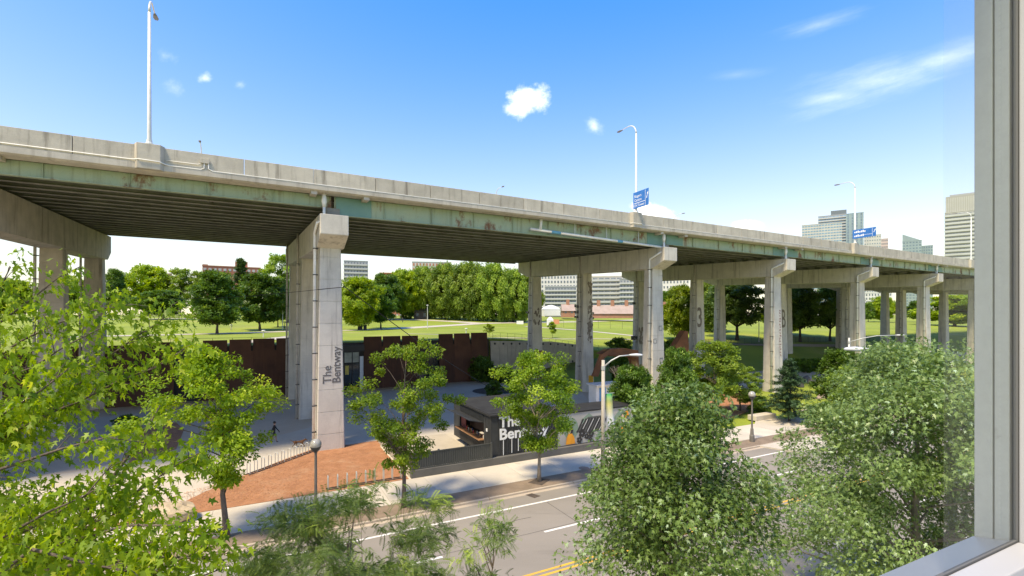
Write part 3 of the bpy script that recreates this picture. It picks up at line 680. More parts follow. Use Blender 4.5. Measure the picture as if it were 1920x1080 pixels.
# railing on top of the wall
def railing(name, label, cat, pts, h, step, mt, r=.03, rails=(1.0,), pr=.035, pickets=0):
    t = thing(name, label, cat, pts[0], 0); o0 = Vector(pts[0]); ppost = MB().box(-pr, pr, -pr, pr, -.1, h).mesh('post'); npost = 0
    mb = MB(); pk = MB()
    for a, b in zip(pts[:-1], pts[1:]):
        a, b = Vector(a), Vector(b); k = max(1, round((b - a).length / step)); prev = None
        for i in range(k + 1):
            p = a.lerp(b, i / k); p.z = TZ(p) if TZ(p) > .2 else p.z
            if i or a is pts[0] or npost == 0:
                if npost < 290: o = obj('post', ppost, mt, t); o.location = p - o0; npost += 1
            if prev is not None:
                for f in rails: mb.tube([prev + Vector((0, 0, h * f)), p + Vector((0, 0, h * f))], r, 4)
                if pickets:
                    for j in range(1, pickets):
                        c = prev.lerp(p, j / pickets); pk.box(c.x - .012, c.x + .012, c.y - .012, c.y + .012, c.z + .05, c.z + h)
            prev = p
    mb.v = [tuple(Vector(v) - o0) for v in mb.v]; mb.build('rail', mt, t)
    if pickets: pk.v = [tuple(Vector(v) - o0) for v in pk.v]; pk.build('picket', mt, t, kind='stuff')
    return t
railing('guard_rail', 'thin dark railing along the top of the concrete retaining wall', 'railing', [UN(32.5, 34.8, T(32.5, 34.8)), UN(56, 35, T(56, 35))], 1.1, 1.5, DARKM, .018, (1.0, .5), .02)
railing('guard_rail', 'thin railing on the grass edge above the left steel panels', 'railing', [UN(-22, 35.2, 6.9), UN(5, 35.2, 6.9)], 1.0, 2.2, DARKM, .015, (1.0,), .018)
railing('park_fence', 'black park fence behind the shaded grass on the right', 'fence', [onT(1270, 650), onT(1480, 643), onT(1570, 641), onT(1720, 640)], 1.5, 2.6, BLACK, .02, (1.0, .12), .03, 14)
railing('park_fence', 'tall thin mesh fence posts across the sunlit lawn left of the barracks', 'fence', [onT(1015, 612), onT(1100, 615), onT(1190, 618)], 2.4, 4.2, DARKM, .012, (1.0,), .03)
railing('park_fence', 'dark board fence far behind the left lawn', 'fence', [onT(225, 594), onT(345, 594)], 2.4, 2.5, mat('dark_fence_boards', (.05, .05, .055), rough=.8), .06, (1.0, .5, .1), .06, 12)
railing('park_fence', 'wooden post fence in front of the willows', 'fence', [onT(828, 597), onT(905, 600), onT(985, 603)], 1.3, 3.2, mat('grey_fence_wood', (.16, .14, .10), rough=.9), .03, (.95, .5), .07)

# ------------------------------------------------------------------ patio with slatted fence and the black kiosk
r0, q0 = toRQ(G(775, 902, .12))
KR0, KR1, KR2 = r0, 14.75, 20.4
pt = thing('patio_fence', 'charcoal slatted fence on a grey plinth around the kiosk patio', 'fence', RQ(r0, 31.30, .12), RA)
PL = KR1 - r0
MB().box(0, 20.2, 0, .34, 0, .52).build('plinth', PLINTH, pt, bevel=.02)
MB().box(-.004, .34, .345, 10.2, 0, .50).build('plinth', mat('side_plinth', (.40, .36, .30), (.33, .3, .25), scale=1, rough=.9), pt, bevel=.02)
for (a, b) in ((0, PL),):
    sl = MB(); k = int(PL / .16)
    for i in range(k): sl.box(.14 + i * .16, .14 + i * .16 + .09, .10, .13, .60, 1.56)
    sl.build('slat', FENCEP, pt, kind='stuff')
    MB().box(.08, PL - .02, .08, .15, .53, .60).build('bottom_rail', FENCEP, pt); MB().box(.08, PL - .02, .08, .15, 1.56, 1.63).build('top_rail', FENCEP, pt)
    MB().box(.15, PL - .1, .135, .142, .61, 1.55).build('backing_panel', FENCEP, pt)
sl = MB()
for i in range(60): sl.box(.10, .13, .3 + i * .165, .3 + i * .165 + .09, .60, 1.5)
sl.build('slat', FENCEP, pt, kind='stuff'); MB().box(.08, .15, .2, 10.15, .53, .60).build('bottom_rail', FENCEP, pt); MB().box(.08, .15, .2, 10.15, 1.5, 1.57).build('top_rail', FENCEP, pt)
MB().box(.135, .142, .25, 10.1, .61, 1.49).build('backing_panel', FENCEP, pt)
me = MB().box(-.06, .06, -.06, .06, .5, 1.66).mesh('fence_post')
for x, y in ((.10, .11), (PL * .33, .24), (PL * .66, .24), (PL - .1, .11), (.24, 5.2), (.11, 10.12)):
    o = obj('fence_post', me, FENCEP, pt); o.location = (x, y, 0)
struct(sheet('patio_floor', [RQ(r0 + .36, 31.66), RQ(KR1, 31.66), RQ(KR1, 41.5), RQ(r0 + .36, 41.5)], .20, mat('patio_paving', (.46, .41, .33), (.40, .355, .285), scale=.8, rough=.9, fine=.1), thick=.15))
def kiosk_ribs(x0, x1, y, z0, z1, step=.22, axis='x'):
    mb = MB(); k = int((x1 - x0) / step)
    for i in range(k):
        a = x0 + i * step + .04
        if axis == 'x': mb.box(a, a + .11, y - .035, y + .01, z0, z1)
        else: mb.box(y - .035, y + .01, a, a + .11, z0, z1)
    return mb
ki = thing('kiosk', 'black corrugated kiosk with an open serving hatch, orange counter and big white lettering', 'kiosk', RQ(KR1, 31.62, .12), RA)
WK, DK, H0, H1 = KR2 - KR1, 7.6, .48, 3.42
MB().box(.1, WK, .0, .12, H0, H1).build('front_wall', BLACKW, ki); MB().box(WK - .1, WK - .001, .125, DK - .12, H0, H1).build('side_wall', BLACKW, ki); MB().box(.1, WK - .1, DK - .12, DK, H0, H1).build('back_wall', BLACKW, ki)
kiosk_ribs(.55, WK, 0, H0 + .02, H1 - .02).build('siding', mat('black_siding', (.022, .024, .026), (.035, .037, .04), rough=.5), ki)
for y0, y1, z0, z1 in ((0, 1.3, H0, H1), (6.2, DK, H0, H1), (1.3, 6.2, H0, 1.45), (1.3, 6.2, 2.75, H1)):
    MB().box(0, .1, y0, y1 - .004, z0, z1).build('hatch_wall', BLACKW, ki)
kiosk_ribs(0, 1.3, 0, H0, H1, axis='y').build('siding', BLACKW, ki); kiosk_ribs(1.3, 6.2, 0, 2.77, H1, axis='y').build('siding', BLACKW, ki); kiosk_ribs(1.3, 6.2, 0, H0, 1.38, axis='y').build('siding', BLACKW, ki)
MB().box(-.12, WK + .05, -.12, DK + .1, H1 + .004, H1 + .16).build('roof', ROOFD, ki, bevel=.02)
MB().box(.0, WK - .1, .35, DK - .3, H1 + .165, H1 + .19).build('roof_membrane', mat('grey_roof_membrane', (.042, .044, .045), (.028, .029, .031), scale=.8, rough=.92, spec=.12), ki)
for j in range(3):
    y = 1.35 + j * 1.62; MB().prism([(-.02, y, 2.74), (-1.15, y, 3.02), (-1.15, y, 3.07), (-.02, y, 2.80)], (0, 1.56, 0)).build('hatch_flap', BLACKW, ki)
MB().box(-.42, .5, 1.25, 6.25, 1.46, 1.54).build('counter', WOODO, ki, bevel=.01)
MB().box(.9, .96, 1.4, 6.1, 1.5, 2.7).build('back_shelf', mat('dim_shelf', (.10, .06, .045), rough=.7), ki)
rng = random.Random(3)
for k in range(12):
    o = MB().lathe([(.04, 0), (.05, .02), (.05, .18), (.03, .24)], seg=8).build('jar', mat('jar_%d' % k, [(.6, .58, .5), (.35, .05, .05), (.5, .3, .1), (.05, .08, .2)][k % 4], rough=.3), None)
    o.parent = ki; o.location = (.1 + rng.uniform(-.1, .2), 1.5 + k * .37, 1.541)
MB().box(.05, .09, 5.0, 6.0, 1.6, 2.7).build('menu_board', mat('dark_red_panel', (.17, .035, .03), rough=.6), ki)
text('lettering', 'The', 1.12, SIGNW, ki, frame((.62, -.045, 2.62), (1, 0, 0), (0, 0, 1)), .012, bold=.03)
text('lettering', 'Bentway', 1.12, SIGNW, ki, frame((.62, -.045, 1.72), (1, 0, 0), (0, 0, 1)), .012, bold=.03, sx=1.08)
mb = MB()
for i, x in enumerate((.95, 1.65, 2.2, 2.85, 3.7, 4.1, 4.6, 5.1)): mb.box(x, x + .05, -.05, -.036, .55 + .08 * (i % 3), 1.66)
mb.build('paint_drip', SIGNW, ki)
o = MB().box(-.13, -.06, .45, .62, 2.3, 2.5).build('wall_lamp', WHITEP, ki)
mu = thing('mural_container', 'shipping container painted with a grey, black and orange mural', 'container', RQ(KR2 + .12, 31.66, .12), RA)
WM = 7.6; H2 = 3.05
MURG = mat('mural_grey', (.42, .40, .36), (.34, .33, .30), scale=.7, rough=.7)
MB().box(0, WM, 0, 2.5, .50, H2).build('container_body', MURG, mu)
MB().box(-.02, WM + .02, -.06, .04, .44, .56).build('bottom_rail', BLACK, mu); MB().box(-.02, WM + .02, -.06, 2.56, H2 + .003, H2 + .14).build('roof', ROOFD, mu, bevel=.02)
MK = {'k': BLACK, 'g': mat('mural_green', (.17, .25, .18), (.22, .29, .21), rough=.7), 'o': mat('mural_orange', (.80, .33, .02), (.7, .27, .02), rough=.7), 'w': mat('mural_white', (.72, .71, .67), rough=.7), 'd': mat('mural_dark', (.07, .07, .065), (.1, .1, .09), rough=.7), 's': mat('mural_skin', (.62, .42, .30), rough=.7)}
lay = [0]
def paint(key, pts, name='mural_shape'):
    lay[0] += 1; y = -.004 - .0012 * lay[0]
    MB().prism([(x, y, z) for x, z in pts], (0, .003, 0)).build(name, MK[key], mu)
def disc(key, x, z, rx, rz, k=12, a=0): paint(key, [(x + rx * math.cos(6.283 * i / k + a), z + rz * math.sin(6.283 * i / k + a)) for i in range(k)])
paint('g', [(2.2, 2.4), (3.0, 2.9), (3.4, 2.6), (3.2, 2.2), (2.4, 2.1)]); paint('g', [(3.6, .7), (5.0, .7), (4.6, 1.5), (4.0, 1.4)]); paint('g', [(5.4, 2.2), (6.2, 2.9), (6.8, 2.7), (6.0, 2.0)]); disc('g', 1.25, 1.8, .7, .9)
paint('d', [(1.7, 1.5), (2.9, 2.6), (4.6, 2.6), (4.2, 1.4), (3.0, 1.25)])
rng = random.Random(5)
for i in range(9):
    x = 1.75 + i * .30; paint('k', [(x, 1.45), (x + .12, 1.42), (x + .75, 2.45), (x + .62, 2.52)]); 
    if i % 2: paint('w', [(x + .15, 1.42), (x + .2, 1.42), (x + .83, 2.4), (x + .79, 2.42)])
for (x, z, s_) in ((2.3, 1.35, .34), (2.75, 1.05, .24), (2.05, .85, .28), (3.2, 1.2, .3), (3.1, .8, .2), (5.9, 1.2, .4), (5.5, .9, .3)):
    for k in range(5): disc('k', x + s_ * .6 * math.cos(k * 1.257), z + s_ * .6 * math.sin(k * 1.257), s_ * .45, s_ * .4, 8)
disc('k', 1.12, 1.72, .30, .38); disc('s', 1.02, 1.68, .17, .24); paint('o', [(.72, .62), (1.62, .62), (1.5, 1.15), (1.3, 1.45), (.95, 1.45), (.78, 1.1)])
disc('k', 6.55, 2.35, .24, .28); disc('s', 6.45, 2.3, .13, .2); paint('w', [(6.3, 1.5), (6.9, 1.5), (6.8, 2.05), (6.35, 2.05)]); paint('o', [(6.2, .7), (6.55, .7), (6.6, 1.1), (6.68, .7), (7.0, .7), (6.95, 1.5), (6.3, 1.5)]); paint('o', [(6.7, 2.1), (7.1, 2.4), (7.0, 2.8), (6.75, 2.7)])
paint('k', [(5.2, .7), (5.35, .68), (5.9, 1.3), (6.0, 1.9), (5.75, 2.0), (5.6, 1.3)]); paint('k', [(4.9, 1.9), (5.2, 2.0), (5.5, 2.5), (5.3, 2.6)])
# white hut with blue door on the plaza
pw_ = G(1117, 763, .1)
wh = thing('ticket_hut', 'small white flat-roofed hut with a blue door behind the mural container', 'hut', pw_ + Vector((.1, .2, 0)), RA)
MB().box(0, 3.6, 0, 1.5, 0, 2.42).build('hut_walls', WHITEP, wh, bevel=.02); MB().box(-.2, 3.85, -.35, 1.75, 2.425, 2.6).build('roof', mat('pale_hut_roof', (.62, .62, .62), rough=.6), wh, bevel=.03)
MB().box(.45, 1.4, -.03, -.002, .05, 2.2).build('door', BLUED, wh); MB().box(1.7, 3.3, -.03, -.002, .9, 2.1).build('shutter', BLUED, wh)

# ------------------------------------------------------------------ street furniture
def cobra(label, base, h, reach, az, banner=False, sc=1.0, mt=None):
    mt = mt or mat('concrete_lamp_pole', (.48, .44, .37), (.40, .365, .305), scale=3, rough=.85, fine=.1) if 'concrete_lamp_pole' not in bpy.data.materials or mt else bpy.data.materials['concrete_lamp_pole']
    t = thing('street_lamp', label, 'street lamp', base, az, 'cobra-head street lamps along the road')
    MB().tube([(0, 0, -.1), (0, 0, h)], [.17, .11], 12).build('pole', mt, t, smooth=True)
    a = [(0, 0, h - .5), (reach * .3, 0, h - .02), (reach * .6, 0, h + .28), (reach, 0, h + .36)]
    MB().tube(a, [.055, .05, .045, .04], 8).build('arm', GALV, t, smooth=True)
    MB().tube([(0, 0, h - .7), (0, 0, h - .4)], .14, 10).build('arm_collar', GALV, t)
    hd = MB().loft([[Vector((reach + x, y * w, h + .36 + z * k)) for y, z in ((-1, 0), (-.75, .7), (0, 1), (.75, .7), (1, 0), (.6, -.6), (-.6, -.6))] for x, w, k in ((-.1, .05, .05), (.12, .13, .09), (.45, .18, .12), (.75, .12, .08), (.82, .05, .04))])
    hd.build('lamp_head', mat('pale_lamp_head', (.60, .62, .62), (.52, .54, .54), rough=.4) if 'pale_lamp_head' not in bpy.data.materials else bpy.data.materials['pale_lamp_head'], t, smooth=True)
    return t
lb = G(1131, 886, .12)
cl = cobra('concrete street lamp with a green and yellow banner beside the mural container', lb, 7.75, 1.85, RA - R(32))
bn = thing('street_banner', 'green, yellow and white banner hanging on the concrete lamp pole', 'banner', lb + Vector((0, 0, 4.0)), RA)
BAN = bpy.data.materials.new('banner_fabric'); BAN.use_nodes = True; t_ = BAN.node_tree; tcx = N(t_, 'ShaderNodeTexCoord'); sp_ = N(t_, 'ShaderNodeSeparateXYZ'); L(t_, tcx.outputs['Generated'], sp_.inputs[0])
cr_ = N(t_, 'ShaderNodeValToRGB'); L(t_, sp_.outputs['Z'], cr_.inputs[0]); e = cr_.color_ramp.elements; e[0].position = .3; e[0].color = (.80, .80, .74, 1); e[1].position = .97; e[1].color = (.06, .34, .08, 1)
for p_, c_ in ((.5, (.80, .74, .42, 1)), (.72, (.74, .68, .20, 1)), (.86, (.35, .52, .16, 1))): x_ = e.new(p_); x_.color = c_
L(t_, cr_.outputs[0], t_.nodes['Principled BSDF'].inputs['Base Color'])
mb = MB(); rows = [[Vector((.22 + .62 * i / 5 + .22 * (1 - z / 2.5) ** 2, .05 * math.sin(i * 1.1 + z), -1.1 + z)) for i in range(6)] for z in [0, .4, .8, 1.2, 1.6, 2.0, 2.5]]
vs_ = [p for r in rows for p in r]; mb.add(vs_, [(j * 6 + i, j * 6 + i + 1, j * 6 + 7 + i, j * 6 + 6 + i) for j in range(6) for i in range(5)])
o = mb.build('cloth', BAN, bn, smooth=True); sm = o.modifiers.new('thickness', 'SOLIDIFY'); sm.thickness = .012
MB().tube([(.1, 0, 1.42), (.95, 0, 1.42)], .02, 6).build('banner_rod', GALV, bn)
cobra('pale cobra lamp head showing above the right maple tree, arm running right', RQ(toRQ(P(1560, 662, 19.2))[0] + 2.6, 8.3, .1), 9.15, 2.55, RA + R(128), mt=GALV)
fb = P(1592, 640, 56); cobra('small white cobra lamp head in front of the sunlit lawn on the right', Vector((fb.x, fb.y, .1)), 8.2, 4.6, R(-18), mt=GALV)
def globe(label, base):
    t = thing('globe_lamp', label, 'lamp post', base, 0, 'globe lamp posts along the sidewalk')
    MB().lathe([(.2, 0), (.2, .5), (.15, .62), (.12, 1.1), (.075, 1.2), (.065, 3.55), (.09, 3.6)], seg=12).build('post', mat('brown_grey_post', (.16, .145, .125), (.12, .11, .095), rough=.6) if 'brown_grey_post' not in bpy.data.materials else bpy.data.materials['brown_grey_post'], t, smooth=False)
    MB().lathe([(.07, 3.6), (.2, 3.72), (.27, 3.86), (.28, 3.88)], seg=16).build('globe_cradle', DARKM, t)
    g = MB().lathe([(.26, 3.89)] + [(.29 * math.sin(a), 4.02 - .29 * math.cos(a)) for a in [R(x) for x in range(66, 175, 12)]] + [(.01, 4.31)], seg=20)
    g.build('globe', mat('pearl_globe', (.42, .40, .34), (.30, .285, .25), scale=3, rough=.15, spec=.8) if 'pearl_globe' not in bpy.data.materials else bpy.data.materials['pearl_globe'], t, smooth=True); return t
gl = G(592, 833, 4.02 + .12); globe('globe lamp post standing in front of the pier painted The Bentway', Vector((gl.x, gl.y, .12)))
gl = G(1410, 740, 4.02 + .12); globe('globe lamp post between the two big maples, by the entrance path', Vector((gl.x, gl.y, .12)))
def park_lamp(label, px, pyb, pyt):
    b = onT(px, pyb); h = (pyb - pyt) / F * b.y; t = thing('park_lamp', label, 'lamp post', b, 0, 'slim park lamp posts')
    MB().tube([(0, 0, -.1), (0, 0, h)], [.11, .08], 8).build('post', POLEW, t); MB().lathe([(.3, h), (.34, h + .06), (.28, h + .16), (.05, h + .2)], seg=10).build('lamp_head', POLEW, t)
park_lamp('slim pale park lamp standing on the lawn in front of the willows', 801.5, 616, 573)
park_lamp('slim pale park lamp beside the seated figure left of the big pier', 530, 618, 567)
park_lamp('short white post on the lawn above the rusty panels', 494, 633, 621)
park_lamp('short white post on the grass above the right steel panels', 874, 626, 617)
park_lamp('slim pole near the shaded park trees right of the number three pier', 1423, 642, 553)
# racks: two edging rows of bicycle rings
def rack(label, a, b, k, h):
    d = (b - a); t = thing('bicycle_rack', label, 'bike rack', a, math.atan2(d.y, d.x), 'rows of bicycle rings edging the wood chips'); ln = d.length
    for y in (-.14, .14): MB().box(-.1, ln + .1, y - .03, y + .03, .0, .05).build('floor_rail', DARKM, t)
    me = MB().tube([(0, -.14, .04), (0, -.14, h - .1), (0, -.1, h - .03), (0, 0, h), (0, .1, h - .03), (0, .14, h - .1), (0, .14, .04)], .028, 6).mesh('ring')
    for i in range(k): o = obj('ring', me, GALV, t); o.location = (ln * i / (k - 1), 0, 0)
rack('row of bicycle rings at the sidewalk edge of the wood chips', RQ(toRQ(G(615, 922))[0], 31.75, .14), RQ(toRQ(G(750, 898))[0], 31.75, .14), 9, .85)
rack('row of bicycle rings along the concrete path by the walking dog', G(466, 890, .14), G(586, 846, .14), 11, .85)
o = tag(MB().prism([G(985, 928), G(1002, 934), G(1014, 930), G(997, 925)], (0, 0, .008)).build('storm_drain', SOIL), 'dark storm drain grate in the road by the kerb', 'drain')
sheet('tree_pit_soil', GP((990, 905), (1008, 896), (1032, 899), (1016, 910), z=.12), .128, SOIL)['kind'] = 'structure'
o = tag(MB().lathe([(.38, 0), (.38, .012)], seg=20).build('manhole_cover', mat('rusty_cover', (.30, .2, .15), (.24, .17, .13), rough=.8)), 'small round cover in the sidewalk near the banner lamp', 'manhole'); o.location = G(1095, 878, .124)
# boulder
def boulder(label, c, s, mt, seed=1):
    import bmesh
    bm = bmesh.new(); bmesh.ops.create_icosphere(bm, subdivisions=3, radius=1); rg = random.Random(seed); ph = [rg.uniform(0, 6) for _ in range(9)]
    for v in bm.verts:
        p = v.co; k = 1 + .16 * math.sin(2.3 * p.x + ph[0]) * math.sin(2.1 * p.y + ph[1]) + .1 * math.sin(4 * p.z + ph[2] + 2 * p.x) + .05 * math.sin(9 * p.y + ph[3]) ; v.co = Vector((round(p.x * 2.2) / 2.2 * .4 + p.x * .6, round(p.y * 2.2) / 2.2 * .4 + p.y * .6, round(p.z * 2) / 2 * .35 + p.z * .65)) * k
        v.co = Vector((v.co.x * s[0], v.co.y * s[1], v.co.z * s[2]))
    me = bpy.data.meshes.new('boulder'); bm.to_mesh(me); bm.free(); o = obj('boulder', me, mt); o.location = c; return tag(o, label, 'boulder')
boulder('large tan boulder at the tip of the wood chips beside the sidewalk', G(322, 965, .45), (1.15, .75, .6), mat('tan_stone', (.52, .42, .29), (.38, .3, .2), scale=1.5, rough=.9, bump=.6, fine=.15))
for i, p in enumerate(((1512, 710), (1520, 716), (1500, 722))): boulder(['dark boulder on the stone bed, nearest the hedge', 'dark boulder on the stone bed, right of its twin', 'dark boulder right of the spruce tree'][i], G(*p, .3), (.6, .5, .45), mat('dark_stone', (.12, .11, .1), (.07, .065, .06), scale=2, rough=.9, bump=.5), i + 4)
# concrete steps / blocks on the right
def block(label, px, py, w, d, h):
    o = box_rq('concrete_block', 0, w, 0, d, 0, h, SIDE, bevel=.03); p = G(px, py, .1); o.location = p; return tag(o, label, 'bench', 'low concrete seat blocks by the entrance path')
block('long low concrete seat block beside the globe lamp at the entrance path', 1418, 790, 3.2, 1.0, .5)
block('low concrete seat block half hidden by the spruce', 1500, 782, 3.6, .8, .5)
# hanging cable
def cable(label, pts, r=.02):
    o = MB().tube(pts, r, 6).build('overhead_cable', BLACK, smooth=True); return tag(o, label, 'cable')
pA, pB, pC, pD = P(150, 556, 52), P(640, 537, 38.3), P(548, 545, 40), P(938, 736, 61.3)
def sag(a, b, s, k=10): return [a.lerp(b, i / k) - Vector((0, 0, s * 4 * (i / k) * (1 - i / k))) for i in range(k + 1)]
cable('black cable sagging from the left pier to the lettered pier', sag(P(150, 552, 52), P(596, 543, 37.9), .6))
cable('black cable slanting from the lettered pier down to the planting ring', [P(596, 543, 37.9), P(647, 538, 38.0)] + sag(P(647.5, 538, 38.6), G(936, 736, .3), .5)[1:], .035)

# ------------------------------------------------------------------ people and a dog
def skin_body(name, verts, edges, radii, mt, parent, root=0, sub=2):
    me = bpy.data.meshes.new(name); me.from_pydata([Vector(v) for v in verts], edges, []); me.update()
    o = obj(name, me, mt, parent)
    m1 = o.modifiers.new('skin', 'SKIN'); m1.use_smooth_shade = True
    for i, r in enumerate(radii):
        sv = me.skin_vertices[0].data[i]; sv.radius = (r, r) if not hasattr(r, '__len__') else r; sv.use_root = (i == root)
    m2 = o.modifiers.new('subdivision', 'SUBSURF'); m2.levels = sub; m2.render_levels = sub; return o
def outfit(name, bands):
    """cloth and skin colours by height on the body (metres)"""
    m_ = bpy.data.materials.new(name); m_.use_nodes = True; t = m_.node_tree; b = t.nodes['Principled BSDF']; b.inputs['Roughness'].default_value = .8
    tcn = N(t, 'ShaderNodeTexCoord'); s_ = N(t, 'ShaderNodeSeparateXYZ'); L(t, tcn.outputs['Object'], s_.inputs[0])
    cr = N(t, 'ShaderNodeValToRGB'); cr.color_ramp.interpolation = 'CONSTANT'; L(t, math_(t, 'DIVIDE', s_.outputs['Z'], 2.0), cr.inputs[0])
    e = cr.color_ramp.elements; e[0].position = 0; e[0].color = (*bands[0][1], 1); e[1].position = bands[1][0] / 2; e[1].color = (*bands[1][1], 1)
    for z, c in bands[2:]: x = e.new(z / 2); x.color = (*c, 1)
    L(t, cr.outputs[0], b.inputs['Base Color']); return m_
SK = (.40, .23, .16)
def person(label, loc, rotz, mt, hair=(.02, .015, .012), stride=.22, arm=.25, s=1.0):
    t = thing('person', label, 'person', loc, rotz); t.scale = (s,) * 3
    v = [(0, 0, .95), (0, 0, 1.12), (0, .01, 1.34), (0, .02, 1.46), (0, .03, 1.54), (0, .045, 1.65), (0, .04, 1.735)]; r = [(.155, .115), (.135, .10), (.165, .11), (.075, .07), (.058, .058), (.088, .10), (.055, .06)]
    e = [(0, 1), (1, 2), (2, 3), (3, 4), (4, 5), (5, 6)]
    for sd_ in (-1, 1):
        i = len(v); st = stride * sd_
        v += [(.095 * sd_, 0, .88), (.10 * sd_, st * .55 + .03, .49), (.10 * sd_, st - .05, .10), (.11 * sd_, st + .13, .04)]; r += [.09, .062, .042, .04]; e += [(0, i), (i, i + 1), (i + 1, i + 2), (i + 2, i + 3)]
        j = len(v); at = -arm * sd_
        v += [(.19 * sd_, .01, 1.40), (.24 * sd_, at * .5, 1.14), (.25 * sd_, at + .07, .90), (.245 * sd_, at + .11, .81)]; r += [.062, .046, .036, .032]; e += [(2, j), (j, j + 1), (j + 1, j + 2), (j + 2, j + 3)]
        for f in range(3):
            v.append((.245 * sd_ - .02 + .02 * f, at + .14 + .01 * f, .735 + .012 * abs(f - 1))); r.append(.011); e.append((j + 3, len(v) - 1))
    skin_body('body', v, e, r, mt, t)
    h = MB().lathe([(.005, 1.79), (.07, 1.775), (.105, 1.72), (.108, 1.66), (.09, 1.60)], (0, .025, 0), 12).build('hair', mat('hair', hair, rough=.7), t, smooth=True)
    MB().tube([(0, .13, 1.665), (0, .155, 1.64)], [.014, .02], 6).build('nose', SKIN, t)
    return t
G0 = G(514, 829, .11)
person('person in a black shirt and dark shorts walking on the concrete path', G0, R(-70), outfit('black_outfit', [(0, (.12, .1, .09)), (.10, SK), (.50, (.02, .02, .022)), (.93, (.015, .015, .017)), (1.47, SK)]))
rp = onT(433.5, 619); person('distant person in pale clothes walking on the lawn between two round trees', rp, R(80), outfit('pale_outfit', [(0, (.1, .1, .1)), (.1, (.45, .42, .38)), (.95, (.75, .74, .7)), (1.47, SK)]), s=1.02)
rp = onT(347.5, 600); person('distant person in a white top on the far lawn beside the upper path', rp, R(60), outfit('white_outfit', [(0, (.1, .1, .1)), (.1, (.2, .2, .22)), (.95, (.8, .8, .78)), (1.47, SK)]), s=1.05)
rp = onT(533, 620.5); person('distant person in dark clothes on the park path beside the slim lamp', rp, R(-60), outfit('dark_outfit', [(0, (.03, .03, .03)), (.1, (.04, .045, .05)), (.95, (.05, .055, .06)), (1.47, SK)]), s=1.05)
rp = onT(755, 605); person('distant person in dark clothes on the grass in front of the white pickup', rp, R(20), outfit('navy_outfit', [(0, (.03, .03, .03)), (.1, (.03, .035, .05)), (.95, (.04, .05, .06)), (1.47, SK)]))
dg = thing('dog', 'brown dog trotting ahead of the walking person', 'dog', G(560, 838, .11), R(12))
FUR = mat('brown_fur', (.17, .075, .03), (.11, .05, .022), scale=6, rough=.85, bump=.4)
v = [(-.42, 0, .62), (-.15, 0, .60), (.22, 0, .60), (.42, 0, .64), (.58, 0, .76), (.72, 0, .82), (.86, 0, .77), (.95, 0, .75)]; r = [.12, .115, .145, .13, .085, .095, .06, .04]; e = [(i, i + 1) for i in range(7)]
def chain(frm, pts, rs):
    k = frm
    for p, q in zip(pts, rs): v.append(p); r.append(q); e.append((k, len(v) - 1)); k = len(v) - 1
chain(0, [(-.62, 0, .66), (-.80, 0, .76), (-.92, 0, .86)], [.035, .025, .015])
for y, dx in ((.10, .18), (-.10, -.14)):
    chain(0, [(-.40 + dx * .3, y, .46), (-.30 + dx * .6, y * 1.1, .34), (-.48 + dx, y * 1.1, .18), (-.44 + dx * 1.4, y * 1.1, .03)], [.085, .055, .033, .032])
for y, dx in ((.10, -.16), (-.10, .2)):
    chain(3, [(.40, y, .48), (.38 + dx * .5, y, .34), (.42 + dx, y, .18), (.44 + dx * 1.2, y, .03)], [.07, .045, .032, .032])
for y in (.06, -.06): chain(5, [(.66, y * 1.3, .93), (.69, y * 1.7, .90)], [.028, .014])
skin_body('body', v, e, r, FUR, dg, root=1); dg.scale = (.72, .72, .72)

# ------------------------------------------------------------------ vehicles
def car(name, label, cat, loc, rotz, paint_, pickup=False):
    t = thing(name, label, cat, loc, rotz); ln = 2.75 if pickup else 2.25
    body = [(-ln, .35), (-ln, .85), (-ln + .15, .98), (-.5 if pickup else -1.7, 1.0), (1.1, 1.0), (ln - .15, .9), (ln, .7), (ln, .35)]
    MB().loft([[Vector((x, y, z if abs(y) < .8 else (z - .04 if z > .6 else z + .04))) for x, z in body] for y in (-.92, -.8, .8, .92)]).build('body', paint_, t, bevel=.04)
    cab = [(-.55, 1.0), (-.45, 1.72), (.55, 1.74), (1.25, 1.0)] if pickup else [(-2.0, 1.0), (-1.3, 1.46), (.2, 1.48), (1.15, 1.0)]
    MB().loft([[Vector((x, y * (1 if z < 1.1 else .86), z)) for x, z in cab] for y in (-.84, .84)]).build('cab', paint_, t, bevel=.04)
    gl_ = [(x * .93 + .03, 1.04 + (z - 1.0) * .84) for x, z in cab]
    for y in (-1, 1):
        MB().loft([[Vector((x, y * (.85 if z < 1.1 else .765) + d * y, z)) for x, z in gl_] for d in (-.01, .015)]).build('side_window', GLASSD, t)
    a, b = cab[-1], cab[-2]
    MB().add_ws(a, b).build('windscreen', GLASSD, t)
    wh_ = MB().lathe([(.2, -.11), (.34, -.11), (.36, -.06), (.36, .06), (.34, .11), (.2, .11)], seg=14).mesh('wheel'); rim = MB().lathe([(.04, -.115), (.2, -.115), (.2, .115), (.04, .115)], seg=10).mesh('rim')
    for x in (-ln * .62, ln * .64):
        for y in (-.84, .84):
            w = obj('wheel', wh_, DARKM, t); w.location = (x, y, .36); w.rotation_euler = (R(90), 0, 0); obj('rim', rim, GALV, w)
    for y in (-.65, .65):
        MB().box(ln - .04, ln + .012, y - .16, y + .16, .66, .8).build('headlight', SIGNW, t); MB().box(-ln - .012, -ln + .03, y - .14, y + .14, .68, .86).build('tail_light', mat('red_lens', (.4, .02, .02), rough=.3) if 'red_lens' not in bpy.data.materials else bpy.data.materials['red_lens'], t)
    return t
def add_ws(s, a, b):
    s.loft([[Vector((a[0] + (b[0] - a[0]) * f + .012, y * (.78 if f < .5 else .70), a[1] + (b[1] - a[1]) * f + .012)) for f in (.1, .92)] for y in (-1, 1)], cap=False); return s
MB.add_ws = add_ws
